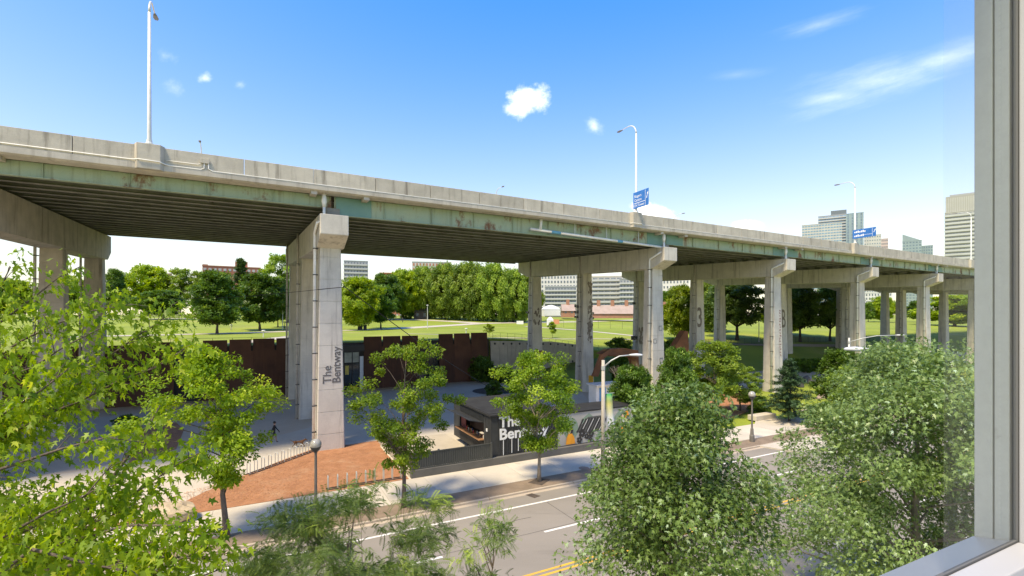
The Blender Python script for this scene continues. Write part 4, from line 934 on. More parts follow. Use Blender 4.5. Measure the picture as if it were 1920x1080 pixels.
def add_ws(s, a, b):
    q = [Vector((a[0] + (b[0] - a[0]) * f, y * w, a[1] + (b[1] - a[1]) * f)) for f, w in ((.1, .76), (.92, .68)) for y in (-1, 1)]
    nn = Vector((b[1] - a[1], 0, -(b[0] - a[0]))).normalized() * (1 if b[1] > a[1] else -1); nn = Vector((abs(nn.x), 0, abs(nn.z)))
    s.prism([q[0] + nn * .004, q[1] + nn * .004, q[3] + nn * .004, q[2] + nn * .004], nn * .012); return s
MB.add_ws = add_ws
CARW = mat('white_car_paint', (.78, .78, .78), rough=.25, spec=.6); CARS = mat('dark_car_paint', (.05, .055, .07), rough=.25, spec=.6); CARG = mat('silver_car_paint', (.5, .52, .54), rough=.25, metal=.4)
rp = onT(791, 597.5); car('parked_pickup', 'white pickup truck parked beside a small shed in front of the willows', 'pickup truck', rp, R(10), CARW, True)
rp = G(1283, 712, .1); car('parked_car', 'dark car half hidden behind the round bush near the number three pier', 'car', rp, R(25), CARS)
# red utility cart with a dark trailer by the steel panels
rp = G(850, 712, .1)
ct = thing('utility_cart', 'red utility tractor parked before the right steel panels', 'tractor', rp, R(8))
RED = mat('red_tractor_paint', (.50, .045, .03), rough=.35)
MB().box(-.2, 1.0, -.35, .35, .55, 1.0).build('bonnet', RED, ct, bevel=.06); MB().box(-.95, -.2, -.55, .55, .5, .75).build('rear_deck', RED, ct, bevel=.05); MB().box(-.75, -.35, -.25, .25, .75, .85).build('seat', BLACK, ct, bevel=.03); MB().box(-.85, -.75, -.25, .25, .8, 1.25).build('seat_back', BLACK, ct, bevel=.03)
for y in (-.45, .45): MB().tube([(-.9, y, .7), (-.9, y, 1.75), (-.7, y, 1.85)], .035, 6).build('roll_bar', DARKM, ct)
MB().tube([(.0, 0, .95), (-.25, 0, 1.2)], .02, 6).build('steering_column', DARKM, ct); MB().tube([(-.25 + .02, .16 * math.cos(a), 1.2 + .16 * math.sin(a)) for a in [i * .63 for i in range(11)]], .015, 5).build('steering_wheel', DARKM, ct)
for x, rr in ((-.7, .5), (.75, .36)):
    w_ = MB().lathe([(rr * .5, -.14), (rr, -.12), (rr, .12), (rr * .5, .14)], seg=16).mesh('wheel')
    for y in (-.62, .62): w = obj('wheel', w_, DARKM, ct); w.location = (x, y, rr); w.rotation_euler = (R(90), 0, 0)
tr = thing('cart_trailer', 'dark trailer standing behind the red utility tractor', 'trailer', rp + Vector((2.5, .35, 0)), R(8))
MB().box(-.9, .9, -.6, .6, .5, .58).build('trailer_bed', DARKM, tr); MB().box(-.9, .9, -.62, -.57, .58, 1.1).build('side_board', DARKM, tr); MB().box(-.9, .9, .57, .62, .58, 1.1).build('side_board', DARKM, tr); MB().tube([(-.9, 0, .5), (-1.5, 0, .42)], .04, 6).build('tow_bar', DARKM, tr)
w_ = MB().lathe([(.16, -.1), (.34, -.1), (.34, .1), (.16, .1)], seg=14).mesh('wheel')
for y in (-.72, .72): w = obj('wheel', w_, DARKM, tr); w.location = (.1, y, .34); w.rotation_euler = (R(90), 0, 0)
yb = thing('yellow_crate', 'yellow plastic crate on the asphalt by the glass entrance', 'crate', G(662, 734, .1), R(20)); YEL = mat('yellow_plastic', (.70, .40, .03), rough=.5)
MB().box(-.5, .5, -.4, .4, 0, .72).build('crate_body', YEL, yb, bevel=.04); MB().box(-.54, .54, -.44, .44, .725, .8).build('lid', YEL, yb, bevel=.03)
cn = thing('traffic_cone', 'small orange cone before the dark opening in the steel front', 'traffic cone', G(811, 709, .1), 0)
MB().lathe([(.2, .03), (.05, .7), (.03, .72)], seg=12).build('cone_body', mat('cone_orange', (.75, .15, .03), rough=.5), cn, smooth=True); MB().box(-.25, .25, -.25, .25, 0, .03).build('cone_base', BLACK, cn)
for i, x in enumerate((676.5, 684.5)):
    rp = onT(x, 619); b = thing('litter_bin', ['black litter bin beside the trunk of the tree right of the pier, left one', 'black litter bin beside the trunk of the tree right of the pier, right one'][i], 'bin', rp, .3, 'black bins under the park trees')
    MB().box(-.42, .42, -.4, .4, 0, 1.1).build('bin_body', BLACK, b, bevel=.04); MB().prism([(-.45, -.43, 1.11), (.45, -.43, 1.11), (.45, .43, 1.3), (-.45, .43, 1.3)], (0, 0, .06)).build('lid', DARKM, b)

# ------------------------------------------------------------------ far buildings and the old fort
def facade(name, label, cat, px0, px1, ytop, D, mt, floors, bays, wmt, depth=14, band=None, turn=0.0, ybot=600, ww=.55, wh=.55, group=None, grid=False):
    c = P((px0 + px1) / 2, 590, D); ph_ = math.atan2(c.x, c.y); turn = turn - ph_; zt = HC + (590 - ytop) / F * D; zb = 8.0; w = (px1 - px0) / F * D * math.cos(ph_)
    t = thing(name, label, cat, (c.x, c.y, zb), turn, group); h = zt - zb
    MB().box(-w / 2, w / 2, 0, depth, 0, h).build('wall', mt, t); MB().box(-w / 2 - .2, w / 2 + .2, -.2, depth + .2, h + .01, h + .6).build('roof', mt, t)
    fh, bw = h / floors, w / bays; wn = MB(); bd = MB(); me_w = MB().box(-bw * ww / 2, bw * ww / 2, -.12, .05, -fh * wh / 2, fh * wh / 2).mesh('window'); cnt = 0
    big = bw * ww / D * F > 3.2
    for i in range(floors):
        for j in range(bays):
            x = -w / 2 + bw * (j + .5); z = fh * (i + .5)
            if z + zb < HC - 6: continue
            if big and cnt < 290: o = obj('window', me_w, wmt, t); o.location = (x, 0, z); cnt += 1
            else: wn.box(x - bw * ww / 2, x + bw * ww / 2, -.12, .05, z - fh * wh / 2, z + fh * wh / 2)
        if band: bd.box(-w / 2 - .3, w / 2 + .3, -1.1, -.02, fh * i - .15, fh * i + band * fh)
        for sx in (-1, 1):
            for q in range(3):
                y = depth * (q + .5) / 3; wn.box(min(sx * w / 2, sx * (w / 2 + .1)), max(sx * w / 2, sx * (w / 2 + .1)), y - depth / 9, y + depth / 9, fh * (i + .5) - fh * .25, fh * (i + .5) + fh * .25)
    if wn.v: wn.build('windows', wmt, t, kind='stuff')
    if bd.v: bd.build('balcony_bands', BANDM, t, kind='stuff')
    return t, w, h
BANDM = mat('pale_balcony', (.46, .48, .48), (.41, .43, .43), scale=.1, rough=.7)
BRICKR = mat('red_brick_far', (.42, .17, .11), (.36, .14, .09), scale=.2, rough=.9); PALEW = mat('pale_facade', (.46, .47, .46), (.40, .41, .41), scale=.1, rough=.7)
GREYF = mat('grey_facade', (.36, .38, .39), (.30, .32, .33), scale=.1, rough=.6); GLF = glass_mat('far_glass', (.10, .15, .19), .2); GLB = glass_mat('far_blue_glass', (.10, .19, .28), .2); WIND = glass_mat('far_window', (.09, .11, .13), .25)
TOWG = mat('green_glass_facade', (.27, .36, .37), (.23, .31, .33), scale=.1, rough=.3)
t, w, h = facade('apartment_block', 'red brick apartment block rising behind the round park trees', 'apartment block', 381, 490, 501, 330, BRICKR, 9, 12, PALEW, 20, ww=.6, wh=.4)
MB().box(w * .05, w * .27, 2, 12, h, h + 4.3).build('penthouse', BRICKR, t); MB().box(-w / 2, -w / 2 + 3, 0, 6, h, h + 1.2).build('corner_turret', BRICKR, t)
facade('apartment_block', 'pinkish low block half hidden by dark trees on the far left', 'apartment block', 302, 322, 514, 330, mat('pink_facade', (.5, .33, .28), rough=.9), 8, 4, WIND, 14)
facade('office_block', 'grey balcony tower just right of the lettered pier', 'apartment block', 645, 690, 490, 400, GREYF, 14, 8, WIND, 18, band=.35)
facade('apartment_block', 'brick block peeping over the trees left of the willows', 'apartment block', 712, 760, 513, 320, BRICKR, 7, 8, PALEW, 16)
facade('apartment_block', 'white and red apartment block above the willows', 'apartment block', 773, 846, 492, 380, PALEW, 12, 12, BRICKR, 18, ww=.45)
facade('condominium', 'white condominium with dark square windows seen beneath the deck left of the blotchy column', 'condominium', 1008, 1085, 516, 300, mat('white_condo', (.58, .58, .57), rough=.7), 10, 13, WIND, 18, ww=.5, wh=.5)
facade('condominium', 'dark glass mid-rise in front of the white condominium', 'condominium', 1022, 1080, 538, 262, GREYF, 8, 10, WIND, 14, band=.3, ww=.8, wh=.5)
facade('condominium', 'terraced beige condominium with long balconies seen beneath the deck', 'condominium', 1110, 1178, 519, 290, mat('beige_condo', (.50, .48, .43), rough=.8), 10, 6, WIND, 18, band=.42, ww=.85, wh=.5)
facade('condominium', 'grey striped condominium wing beside the terraced one', 'condominium', 1162, 1192, 524, 280, GREYF, 9, 5, WIND, 16, band=.3)
facade('condominium', 'white chequered condominium right of the drainpiped front column', 'condominium', 1236, 1292, 524, 285, mat('white_condo_b', (.60, .60, .59), rough=.7), 8, 9, WIND, 16, ww=.45, wh=.45)
facade('condominium', 'pale condominium between the right piers', 'condominium', 1622, 1672, 549, 330, mat('grey_condo', (.55, .57, .58), rough=.7), 7, 9, WIND, 14, ww=.5)
t, w, h = facade('glass_tower', 'broad pale glass slab tower left of the smaller blue sign', 'office tower', 1503, 1578, 420, 620, PALEW, 34, 14, GLB, 30, ww=.8, wh=.42)
t, w, h = facade('glass_tower', 'stepped grey glass tower behind the pale slab', 'office tower', 1534, 1587, 404, 680, GREYF, 36, 8, GLB, 26, band=.4, ww=.85, wh=.5)
MB().box(-w * .05, w * .5, 3, 22, h, h + 7).build('penthouse', mat('dark_plant_room', (.13, .16, .18), rough=.5), t)
t, w, h = facade('glass_tower', 'tall narrow blue-green glass tower right behind the smaller blue sign', 'office tower', 1586, 1619, 400, 650, TOWG, 36, 4, GLF, 24, ww=.35, wh=.8)
facade('office_tower', 'short pale tower right of the smaller blue sign', 'office tower', 1620, 1652, 441, 600, PALEW, 24, 7, GLF, 20, ww=.5, wh=.3)
facade('office_tower', 'pinkish stub tower showing just over the parapet', 'office tower', 1650, 1665, 448, 640, mat('pink_tower', (.55, .45, .42), rough=.8), 24, 4, WIND, 18)
t, w, h = facade('glass_tower', 'pale green wedge-topped tower over the parapet', 'office tower', 1692, 1728, 452, 650, TOWG, 26, 6, GLF, 22, ww=.6, wh=.4)
MB().prism([(-w / 2, 0, h), (w / 2, 0, h), (-w / 2, 0, h + 10)], (0, 20, 0)).build('wedge_roof', TOWG, t)
facade('glass_tower', 'small pale block right of the wedge-topped tower', 'office tower', 1726, 1749, 461, 660, TOWG, 24, 5, GLF, 20)
t, w, h = facade('concrete_tower', 'tall concrete tower with striped floors beside the window frame', 'tower block', 1771, 1850, 396, 420, mat('pale_concrete_tower', (.40, .40, .37), (.36, .36, .335), scale=.05, rough=.8), 27, 12, WIND, 26, band=.48, ww=.9, wh=.4)
mb = MB(); MB().box(-w / 2 + .4, w / 2, .5, 25, h, h + 14.5).build('crown_block', mat('ribbed_concrete', (.33, .33, .31), rough=.85), t)
for k in range(22): x = -w / 2 + .9 + k * (w - 1.4) / 22; mb.box(x, x + .7, .1, .49, h + .3, h + 13)
mb.build('vertical_fins', PALEW, t); MB().box(-w / 2 + 3, w / 2 - 2, 4, 20, h + 14.51, h + 16.5).build('plant_room', GREYF, t)
# fort barracks, tents, shed
def gable(name, label, cat, px0, px1, yb, ye, yr, D, wm, rm, chim=0, depth=8):
    c = P(px0, yb, D); w = (px1 - px0) / F * D; z0 = c.z; he = (yb - ye) / F * D; hr = (yb - yr) / F * D
    t = thing(name, label, cat, c, 0); MB().box(0, w, 0, depth, -1.5, he).build('wall', wm, t)
    MB().prism([(-.3, -.4, he), (-.3, depth + .4, he), (-.3, depth / 2, hr)], (w + .6, 0, 0)).build('roof', rm, t)
    for k in range(chim):
        x = w * (k + .5) / chim; MB().box(x - .7, x + .7, depth / 2 - .5, depth / 2 + .5, hr - .6, hr + 2.2).build('chimney', wm, t)
    for k in range(max(2, int(w / 3))):
        x = w * (k + .5) / max(2, int(w / 3)); MB().box(x - .45, x + .45, -.06, -.005, he * .3, he * .85).build('window', WIND, t)
    return t
ROOFP = mat('pinkish_shingle_roof', (.40, .31, .27), (.33, .26, .22), scale=.6, rough=.9, fine=.1); BRK2 = mat('old_brick', (.42, .21, .14), (.34, .17, .11), scale=.8, rough=.9)
gable('barracks', 'long low brick barracks with a pinkish roof and chimneys', 'barracks', 1112, 1192, 590, 588.4, 572, 205, BRK2, ROOFP, 3)
gable('barracks', 'small brick building left of the blotchy column', 'barracks', 1055, 1078, 589, 583, 570, 215, BRK2, ROOFP, 1)
gable('guard_house', 'tiny brick house with a steep roof right of the front column', 'house', 1240, 1262, 594, 587, 576, 190, BRK2, mat('red_roof', (.40, .18, .11), rough=.9), 1, 6)
gable('park_shed', 'small dark shed behind the white pickup', 'shed', 776, 803, 597, 585, 576, 190, mat('shed_boards', (.13, .10, .08), rough=.9), mat('shed_roof', (.17, .15, .12), rough=.9), 0, 5)
def tent(label, px0, px1, yb, yt, D):
    c = P((px0 + px1) / 2, yb, D); w = (px1 - px0) / F * D; h = (yb - yt) / F * D; t = thing('tent', label, 'tent', c, .2, 'white tents at the fort')
    MB().box(-w / 2, w / 2, -w / 3, w / 3, -.6, h * .5).build('tent_wall', WHITEP, t)
    MB().loft([[Vector((x * w / 2 * s_, y * w / 3 * s_, z)) for x, y in ((-1, -1), (1, -1), (1, 1), (-1, 1))] for s_, z in ((1.04, h * .5), (.75, h * .74), (.35, h * .93), (.1, h))]).build('tent_roof', WHITEP, t)
tent('wide white marquee tent behind the rear column', 1017, 1048, 588, 572, 200)
tent('small pointed white tent beside an orange stall', 1026, 1037, 606.5, 594, 150)
o = tag(MB().box(-.9, .9, -.5, .5, -.3, 1.15).build('orange_stall', mat('orange_canvas', (.62, .27, .14), rough=.8)), 'small orange stall right of the pointed tent', 'stall'); o.location = P(1043, 606, 150)
o = tag(MB().box(-1.2, 1.2, -.5, .5, -.4, .8).build('white_sign_board', WHITEP), 'low white sign board on the lawn beside the sapling', 'sign'); o.location = P(975, 606, 170)

# rusty steel canopy sculpture among shrubs behind the hut
RUST = mat('rusty_canopy_steel', (.28, .11, .045), (.17, .07, .03), scale=.6, rough=.85, spots=(.45, .24, .06), spot_lo=.55, spot_hi=.7, spot_scale=.5)
rs = thing('rusty_canopy', 'rust-brown angular steel canopy between the piers behind the white hut', 'canopy', (0, 0, 0), 0)
def shell(pix, D, dep=2.5):
    a = [P(x, y, D + d) for x, y, d in pix]; MB().prism(a, UY * dep).build('steel_shell', RUST, rs)
shell([(1112, 706, 0), (1128, 664, 0), (1143, 655, 1), (1147, 660, 1), (1133, 672, 0), (1122, 706, 0)], 62, .4)
shell([(1128, 664, 0), (1143, 655, 1), (1172, 653, 2), (1197, 657, 3), (1197, 672, 3), (1172, 668, 2), (1148, 668, 1)], 62, 1.2)
shell([(1172, 653, 2), (1197, 657, 3), (1199, 705, 3), (1187, 705, 3), (1183, 676, 2)], 62.5, .4)
shell([(1262, 655, 4), (1285, 620, 4), (1290, 622, 4), (1292, 664, 4), (1270, 664, 4)], 66, 1.0)

# ------------------------------------------------------------------ vegetation
MAPLE_T = (np.array([(0, 0, 0), (.27, .06, -.08), (.15, .26, -.03), (.45, .62, -.22), (.15, .55, -.06), (0, 1.15, -.3), (-.15, .55, -.06), (-.45, .62, -.22), (-.15, .26, -.03), (-.27, .06, -.08)]), [(0, 1, 2, 3, 4, 5), (0, 5, 6, 7, 8, 9)])
OVAL_T = (np.array([(0, 0, 0), (.28, .45, -.05), (0, 1, -.12), (-.28, .45, -.05)]), [(0, 1, 2), (0, 2, 3)])
def sprig(k, seed, droop=.0, w=.22):
    rg = np.random.default_rng(seed); vs = []; fs = []
    for i in range(k):
        a = 2 * math.pi * i / k + rg.uniform(-.4, .4); el = rg.uniform(-.5, .6) - droop; d = np.array([math.cos(a) * math.cos(el), math.sin(a) * math.cos(el), math.sin(el)]); s_ = np.array([-math.sin(a), math.cos(a), rg.uniform(-.5, .5)]); l = rg.uniform(.7, 1.1); o = len(vs); b = d * .12
        vs += [b, b + d * l * .5 + s_ * w, b + d * l + np.array([0, 0, -.08]), b + d * l * .5 - s_ * w]; fs += [(o, o + 1, o + 2), (o, o + 2, o + 3)]
    return np.array(vs), fs
SPRIG_T = sprig(5, 1); SPRIG3_T = sprig(4, 2); DROOP_T = sprig(4, 3, .7, .13)
def pinnate(k=9, w=.038):
    vs = []; fs = []
    for i in range(k):
        y = .12 + .8 * i / k; z = -.25 * (i / k) ** 2
        for s_ in (-1, 1):
            o = len(vs); vs += [(0, y, z), (s_ * .12, y + w * .9, z - .01), (s_ * .22, y + .05, z - .06), (s_ * .12, y - w * .5, z - .03)]; fs += [(o, o + 1, o + 2), (o, o + 2, o + 3)]
    return np.array(vs), fs
PINN_T = pinnate()
def leaf_mesh(name, tmpl, pos, ydir, nrm, size, tint):
    tv, tf = tmpl; n = len(pos); V = len(tv)
    y = ydir / (np.linalg.norm(ydir, axis=1, keepdims=True) + 1e-9); z = nrm - (nrm * y).sum(1, keepdims=True) * y; z /= (np.linalg.norm(z, axis=1, keepdims=True) + 1e-9); x = np.cross(y, z)
    co = pos[:, None, :] + size[:, None, None] * (tv[None, :, 0:1] * x[:, None, :] + tv[None, :, 1:2] * y[:, None, :] + tv[None, :, 2:3] * z[:, None, :])
    li = np.concatenate([np.array(f) for f in tf]); tot = np.array([len(f) for f in tf]); nl = len(li)
    loops = (li[None, :] + (np.arange(n) * V)[:, None]).ravel(); st = np.concatenate([[0], np.cumsum(tot)[:-1]]); starts = (st[None, :] + (np.arange(n) * nl)[:, None]).ravel()
    me = bpy.data.meshes.new(name); me.vertices.add(n * V); me.vertices.foreach_set('co', co.astype(np.float32).ravel()); me.loops.add(n * nl); me.loops.foreach_set('vertex_index', loops.astype(np.int32)); me.polygons.add(n * len(tf)); me.polygons.foreach_set('loop_start', starts.astype(np.int32))
    me.update(calc_edges=True)
    at = me.attributes.new('tint', 'FLOAT', 'FACE'); at.data.foreach_set('value', np.repeat(tint, len(tf)).astype(np.float32)); return me
def unit(a): return a / (np.linalg.norm(a, axis=-1, keepdims=True) + 1e-9)
def orient(rg, pos, centre, n, droop, up=.8, jit=.7):
    out = unit(pos - centre); nrm = unit(np.array([0, 0, 1.0]) * up + out * .45 + rg.normal(0, jit, (n, 3)) * .6); yd = unit(out * np.array([1, 1, .25]) * .8 + rg.normal(0, .6, (n, 3)) + np.array([0, 0, -droop])); return yd, nrm
EGG = lambda t: np.sin(np.pi * np.clip(t, 0, 1) ** .75) ** .6
def tree_meshes(seed, h, r, cb, nclump, per, leaf, tmpl, prof=EGG, rc=.5, droop=.2, trunk_r=.14, lean=(0, 0), wob=.15, flat=.7, limbs=26, trunk_top=.8, jit=.7, gap=.0, tw=.35):
    """a trunk with limbs reaching to leaf clumps spread through an uneven crown; origin at the foot"""
    rg = np.random.default_rng(seed); ch = h - cb
    t = np.clip(rg.beta(1.25, 1.15, nclump), .02, .98); az = rg.uniform(0, 2 * np.pi, nclump); lump = 1 + .22 * np.sin(2 * az + rg.uniform(0, 6) + 3 * t) + .14 * np.sin(5 * az + 7 * t + rg.uniform(0, 6))
    rad = r * prof(t) * lump * np.clip(rg.beta(2.2, 1.0, nclump), .12, 1); c = np.stack([np.cos(az) * rad + lean[0] * t, np.sin(az) * rad + lean[1] * t, cb + t * ch], 1)
    if gap: c = c[rg.random(nclump) > gap]; nclump = len(c)
    ctint = rg.normal(.45, .2, nclump); cs = rg.uniform(.65, 1.25, nclump) * rc
    idx = np.repeat(np.arange(nclump), per); n = len(idx); off = rg.normal(0, .5, (n, 3)); off *= np.minimum(1, .95 / (np.linalg.norm(off, axis=1, keepdims=True) + 1e-6)); off = off * cs[idx][:, None] * np.array([1, 1, flat]); pos = c[idx] + off
    centre = np.array([lean[0] * .5, lean[1] * .5, cb + ch * .35]); yd, nrm = orient(rg, pos, centre, n, droop, jit=jit)
    tint = np.clip(ctint[idx] + rg.normal(0, tw * .6, n), 0, 1); lm = leaf_mesh('crown', tmpl, pos, yd, nrm, leaf * rg.uniform(.7, 1.25, n), tint)
    mb = MB(); k = 7; tp = [Vector((lean[0] * .3 * i / k + rg.normal(0, wob) * (i > 1) * .6, lean[1] * .3 * i / k + rg.normal(0, wob) * (i > 1) * .6, -.15 + (h * trunk_top + .15) * i / k)) for i in range(k + 1)]
    mb.tube(tp, [trunk_r * (1.35 if i == 0 else 1 - .85 * i / k) for i in range(k + 1)], 8)
    order = rg.permutation(nclump)[:limbs]
    for j in order:
        e = Vector(c[j]); zb = max(cb * .72, e.z - rad[j % len(rad)] * .8 - .4) if nclump == len(rad) else max(cb * .75, e.z - 1.2); zb = min(zb, h * trunk_top * .95); f = (zb + .15) / (h * trunk_top + .15) * k; i0 = min(k - 1, int(f)); b = tp[i0].lerp(tp[i0 + 1], f - i0)
        r0 = max(.012, trunk_r * (1 - .85 * f / k) * .42); mid = b.lerp(e, .5) + Vector((rg.normal(0, .08), rg.normal(0, .08), (e - b).length * .07)); mb.tube([b, mid, e], [r0, r0 * .6, r0 * .2], 5, False)
    return mb.mesh('trunk', True), lm
def plant_tree(name, label, loc, meshes, bark, leafm, cat='tree', rotz=0.0, scale=None, group=None):
    t = thing(name, label, cat, loc, rotz, group)
    if scale: t.scale = scale
    obj('trunk', meshes[0], bark, t); obj('crown', meshes[1], leafm, t); return t
LM_YEL = leaf_mat('bright_maple_leaves', (0.107, 0.206, 0.013), (0.312, 0.454, 0.030), (0.508, 0.584, 0.080), .5)
LM_MID = leaf_mat('street_tree_leaves', (0.109, 0.213, 0.017), (0.273, 0.415, 0.033), (0.419, 0.539, 0.066), .46)
LM_MAPLE = leaf_mat('silver_maple_leaves', (0.117, 0.192, 0.058), (0.264, 0.385, 0.130), (0.509, 0.650, 0.468), .34, .38)
LM_DARKM = leaf_mat('green_maple_leaves', (0.100, 0.181, 0.045), (0.233, 0.355, 0.098), (0.465, 0.622, 0.392), .36, .38)
LM_LOC = leaf_mat('locust_leaflets', (0.081, 0.143, 0.040), (0.219, 0.326, 0.085), (0.407, 0.530, 0.100), .45)
LM_PARK = leaf_mat('park_tree_leaves', (0.119, 0.206, 0.013), (0.328, 0.446, 0.031), (0.477, 0.549, 0.050), .46)
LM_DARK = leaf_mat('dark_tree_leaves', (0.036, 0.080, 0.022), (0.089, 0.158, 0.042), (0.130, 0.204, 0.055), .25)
LM_WILL = leaf_mat('willow_leaves', (0.112, 0.196, 0.024), (0.268, 0.393, 0.058), (0.375, 0.494, 0.084), .42)
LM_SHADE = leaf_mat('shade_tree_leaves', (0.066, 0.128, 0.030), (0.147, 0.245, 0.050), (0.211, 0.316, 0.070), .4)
LM_GREY = leaf_mat('grey_green_leaves', (0.056, 0.102, 0.040), (0.130, 0.204, 0.090), (0.179, 0.265, 0.130), .3)
LM_CONI = leaf_mat('spruce_needles', (0.025, 0.061, 0.026), (0.069, 0.138, 0.055), (0.081, 0.163, 0.060), .15)
LM_BUSH = leaf_mat('bush_leaves', (0.049, 0.112, 0.015), (0.138, 0.255, 0.030), (0.244, 0.367, 0.050), .38)

# trees of the far boulevard strip
def on_strip(px, q): k = (px - 960) / F; return RQ((k * (q * RY.y) - q * RY.x) / (RX.x - k * RX.y), q, .1)
PROF2 = lambda t: np.sin(np.pi * np.clip(t, .03, 1) ** 1.05) ** .95
b = on_strip(424, 27.2); h = HC - .1 + (590 - 652) / F * b.y
plant_tree('maple_tree', 'bright yellow-green street maple standing left of the walking person', b, tree_meshes(11, h, 2.75, 2.7, 112, 190, .17, OVAL_T, prof=PROF2, rc=.55, droop=.35, lean=(-1.1, 0),  trunk_r=.15, trunk_top=.85, limbs=40, gap=.06), BARK, LM_YEL)
b = on_strip(757, 26.9); h = HC - .1 + (590 - 640) / F * b.y
PROF3 = lambda t: .25 + .75 * np.sin(np.pi * np.clip(1 - t, 0, 1) ** .8) ** .9
plant_tree('street_tree', 'open street tree with two leaning tops in front of the slatted patio fence', b, tree_meshes(12, h, 2.5, 2.3, 70, 230, .16, OVAL_T, prof=PROF3, rc=.5, droop=.2, trunk_r=.13, trunk_top=.9, limbs=40, lean=(.5, 0)), BARK, LM_MID)
b = on_strip(1011, 27.0); h = HC - .1 + (590 - 662) / F * b.y
plant_tree('street_tree', 'full green street tree hiding the white lettering of the kiosk', b, tree_meshes(13, h, 2.8, 2.2, 105, 200, .165, OVAL_T, prof=PROF3, rc=.55, droop=.2, trunk_r=.12, trunk_top=.9, limbs=36), BARKP, LM_MID)
# near-side trees
def near(px, q): return on_strip(px, q)
b = near(1262, 8.0)
PROF5 = lambda t: np.interp(t, [0, .15, .4, .65, .85, 1], [.85, 1.02, .84, .74, .48, .12])
plant_tree('maple_tree', 'large leafy maple standing in front of the road at the centre right', b, tree_meshes(21, 9.0, 2.4, 1.6, 120, 380, .105, MAPLE_T, prof=PROF5, rc=.8, gap=.08, droop=.3, trunk_r=.16, trunk_top=.9, limbs=70, jit=.9), BARKP, LM_DARKM)
b = near(1715, 8.0)
PROF6 = lambda t: np.interp(t, [0, .15, .45, .7, .88, 1], [.9, 1, .98, .84, .55, .2])
plant_tree('maple_tree', 'broad pale-leaved maple partly behind the window frame on the right', b, tree_meshes(22, 9.75, 4.25, 1.2, 240, 320, .12, MAPLE_T, prof=PROF6, rc=.95, gap=.05, droop=.35, trunk_r=.2, trunk_top=.85, limbs=90, jit=.9, lean=(0, 0)), BARKP, LM_MAPLE)
b = near(655, 8.2)
PROFL = lambda t: np.clip(.55 + .75 * t, 0, 1.05) * np.clip(3.2 - 3 * t, 0, 1)
plant_tree('honey_locust', 'feathery honey locust with fine leaflets rising from the bottom edge', b, tree_meshes(23, 7.95, 2.25, 4.0, 95, 64, .25, PINN_T, prof=PROFL, rc=.40, droop=.3, trunk_r=.07, trunk_top=.9, limbs=70, wob=.1, flat=.5, jit=.6), BARK, LM_LOC)
b = near(918, 8.0)
plant_tree('honey_locust', 'small feathery locust spray at the bottom edge beside the lane line', b, tree_meshes(24, 7.35, .5, 5.0, 20, 44, .2, PINN_T, prof=PROFL, rc=.3, droop=.3, trunk_r=.04, trunk_top=.9, limbs=18, flat=.7), BARK, LM_LOC)

# big maple at the left edge: limbs reach in from a trunk left of the picture
rg = np.random.default_rng(31)
mt0 = Vector((-7.6, 6.3, 0)); lt = thing('maple_tree', 'big bright green maple whose drooping branches fill the left edge', 'tree', mt0, 0)
mb = MB(); mb.tube([mt0 * 0 + Vector((0, 0, -.1)), Vector((.1, 0, 3.5)), Vector((0, .1, 6.5)), Vector((-.2, .1, 9.5)), Vector((-.1, .2, 12))], [.26, .2, .17, .11, .05], 10)
limbs = [
 [(-330, 1400, 6.2), (20, 1080, 5.9), (112, 997, 5.9), (166, 952, 6.0), (207, 902, 6.1), (246, 846, 6.2), (278, 800, 6.3), (300, 760, 6.4)],
 [(112, 997, 5.9), (184, 967, 5.8), (225, 940, 5.7), (264, 917, 5.6), (326, 875, 5.5), (372, 850, 5.4)],
 [(20, 1080, 5.9), (150, 1010, 5.4), (240, 985, 5.2), (330, 985, 5.0), (390, 1010, 4.9)],
 [(20, 1080, 5.6), (130, 1060, 5.0), (230, 1050, 4.9), (330, 1045, 4.9), (420, 1050, 4.8)],
 [(-300, 1000, 6.4), (20, 800, 6.2), (142, 756, 6.3), (228, 712, 6.4), (290, 690, 6.5), (345, 655, 6.6)],
 [(-300, 950, 6.6), (60, 770, 6.6), (160, 712, 6.7), (190, 679, 6.7), (250, 635, 6.8), (300, 603, 6.9), (316, 578, 6.9)],
 [(-250, 850, 6.8), (-40, 690, 6.6), (44, 637, 6.5), (100, 610, 6.6), (170, 583, 6.6), (238, 572, 6.7)],
 [(-250, 760, 7.0), (-20, 620, 6.8), (60, 560, 6.9), (110, 520, 7.0), (150, 500, 7.0)],
 [(-250, 720, 6.8), (-60, 600, 6.7), (0, 540, 6.7), (20, 500, 6.7)],
 [(-200, 1000, 5.6), (0, 880, 5.5), (120, 840, 5.6), (200, 820, 5.7), (270, 830, 5.8)],
 [(-200, 900, 5.9), (0, 780, 5.7), (80, 730, 5.8), (130, 690, 5.9)],
 [(-200, 1200, 5.2), (0, 1010, 5.1), (90, 960, 5.1), (160, 930, 5.2), (210, 870, 5.3)],
 [(-200, 850, 6.1), (-30, 720, 6.1), (60, 690, 6.1), (120, 650, 6.1), (200, 610, 6.2)],
 [(-100, 1150, 4.9), (60, 1030, 4.8), (180, 1060, 4.7), (260, 1075, 4.7)]]
for _ in range(14):
    ex, ey = rg.uniform(-40, 165), rg.uniform(690, 1075)
    if ex > 90 and ey < 760 and ex * 1.1 + 470 > ey + 60: ex = rg.uniform(-20, 80)
    dd = rg.uniform(5.0, 7.2); limbs.append([(-260, ey + 190, dd), (ex - 170, ey + 95, dd), (ex - 80, ey + 40, dd), (ex, ey, dd)])
for ex, ey in ((300, 1010), (395, 1025), (430, 1060), (300, 1060), (250, 950), (225, 905)):
    dd = rg.uniform(4.8, 5.6); limbs.append([(ex - 330, ey + 170, dd), (ex - 150, ey + 75, dd), (ex - 70, ey + 28, dd), (ex, ey, dd)])
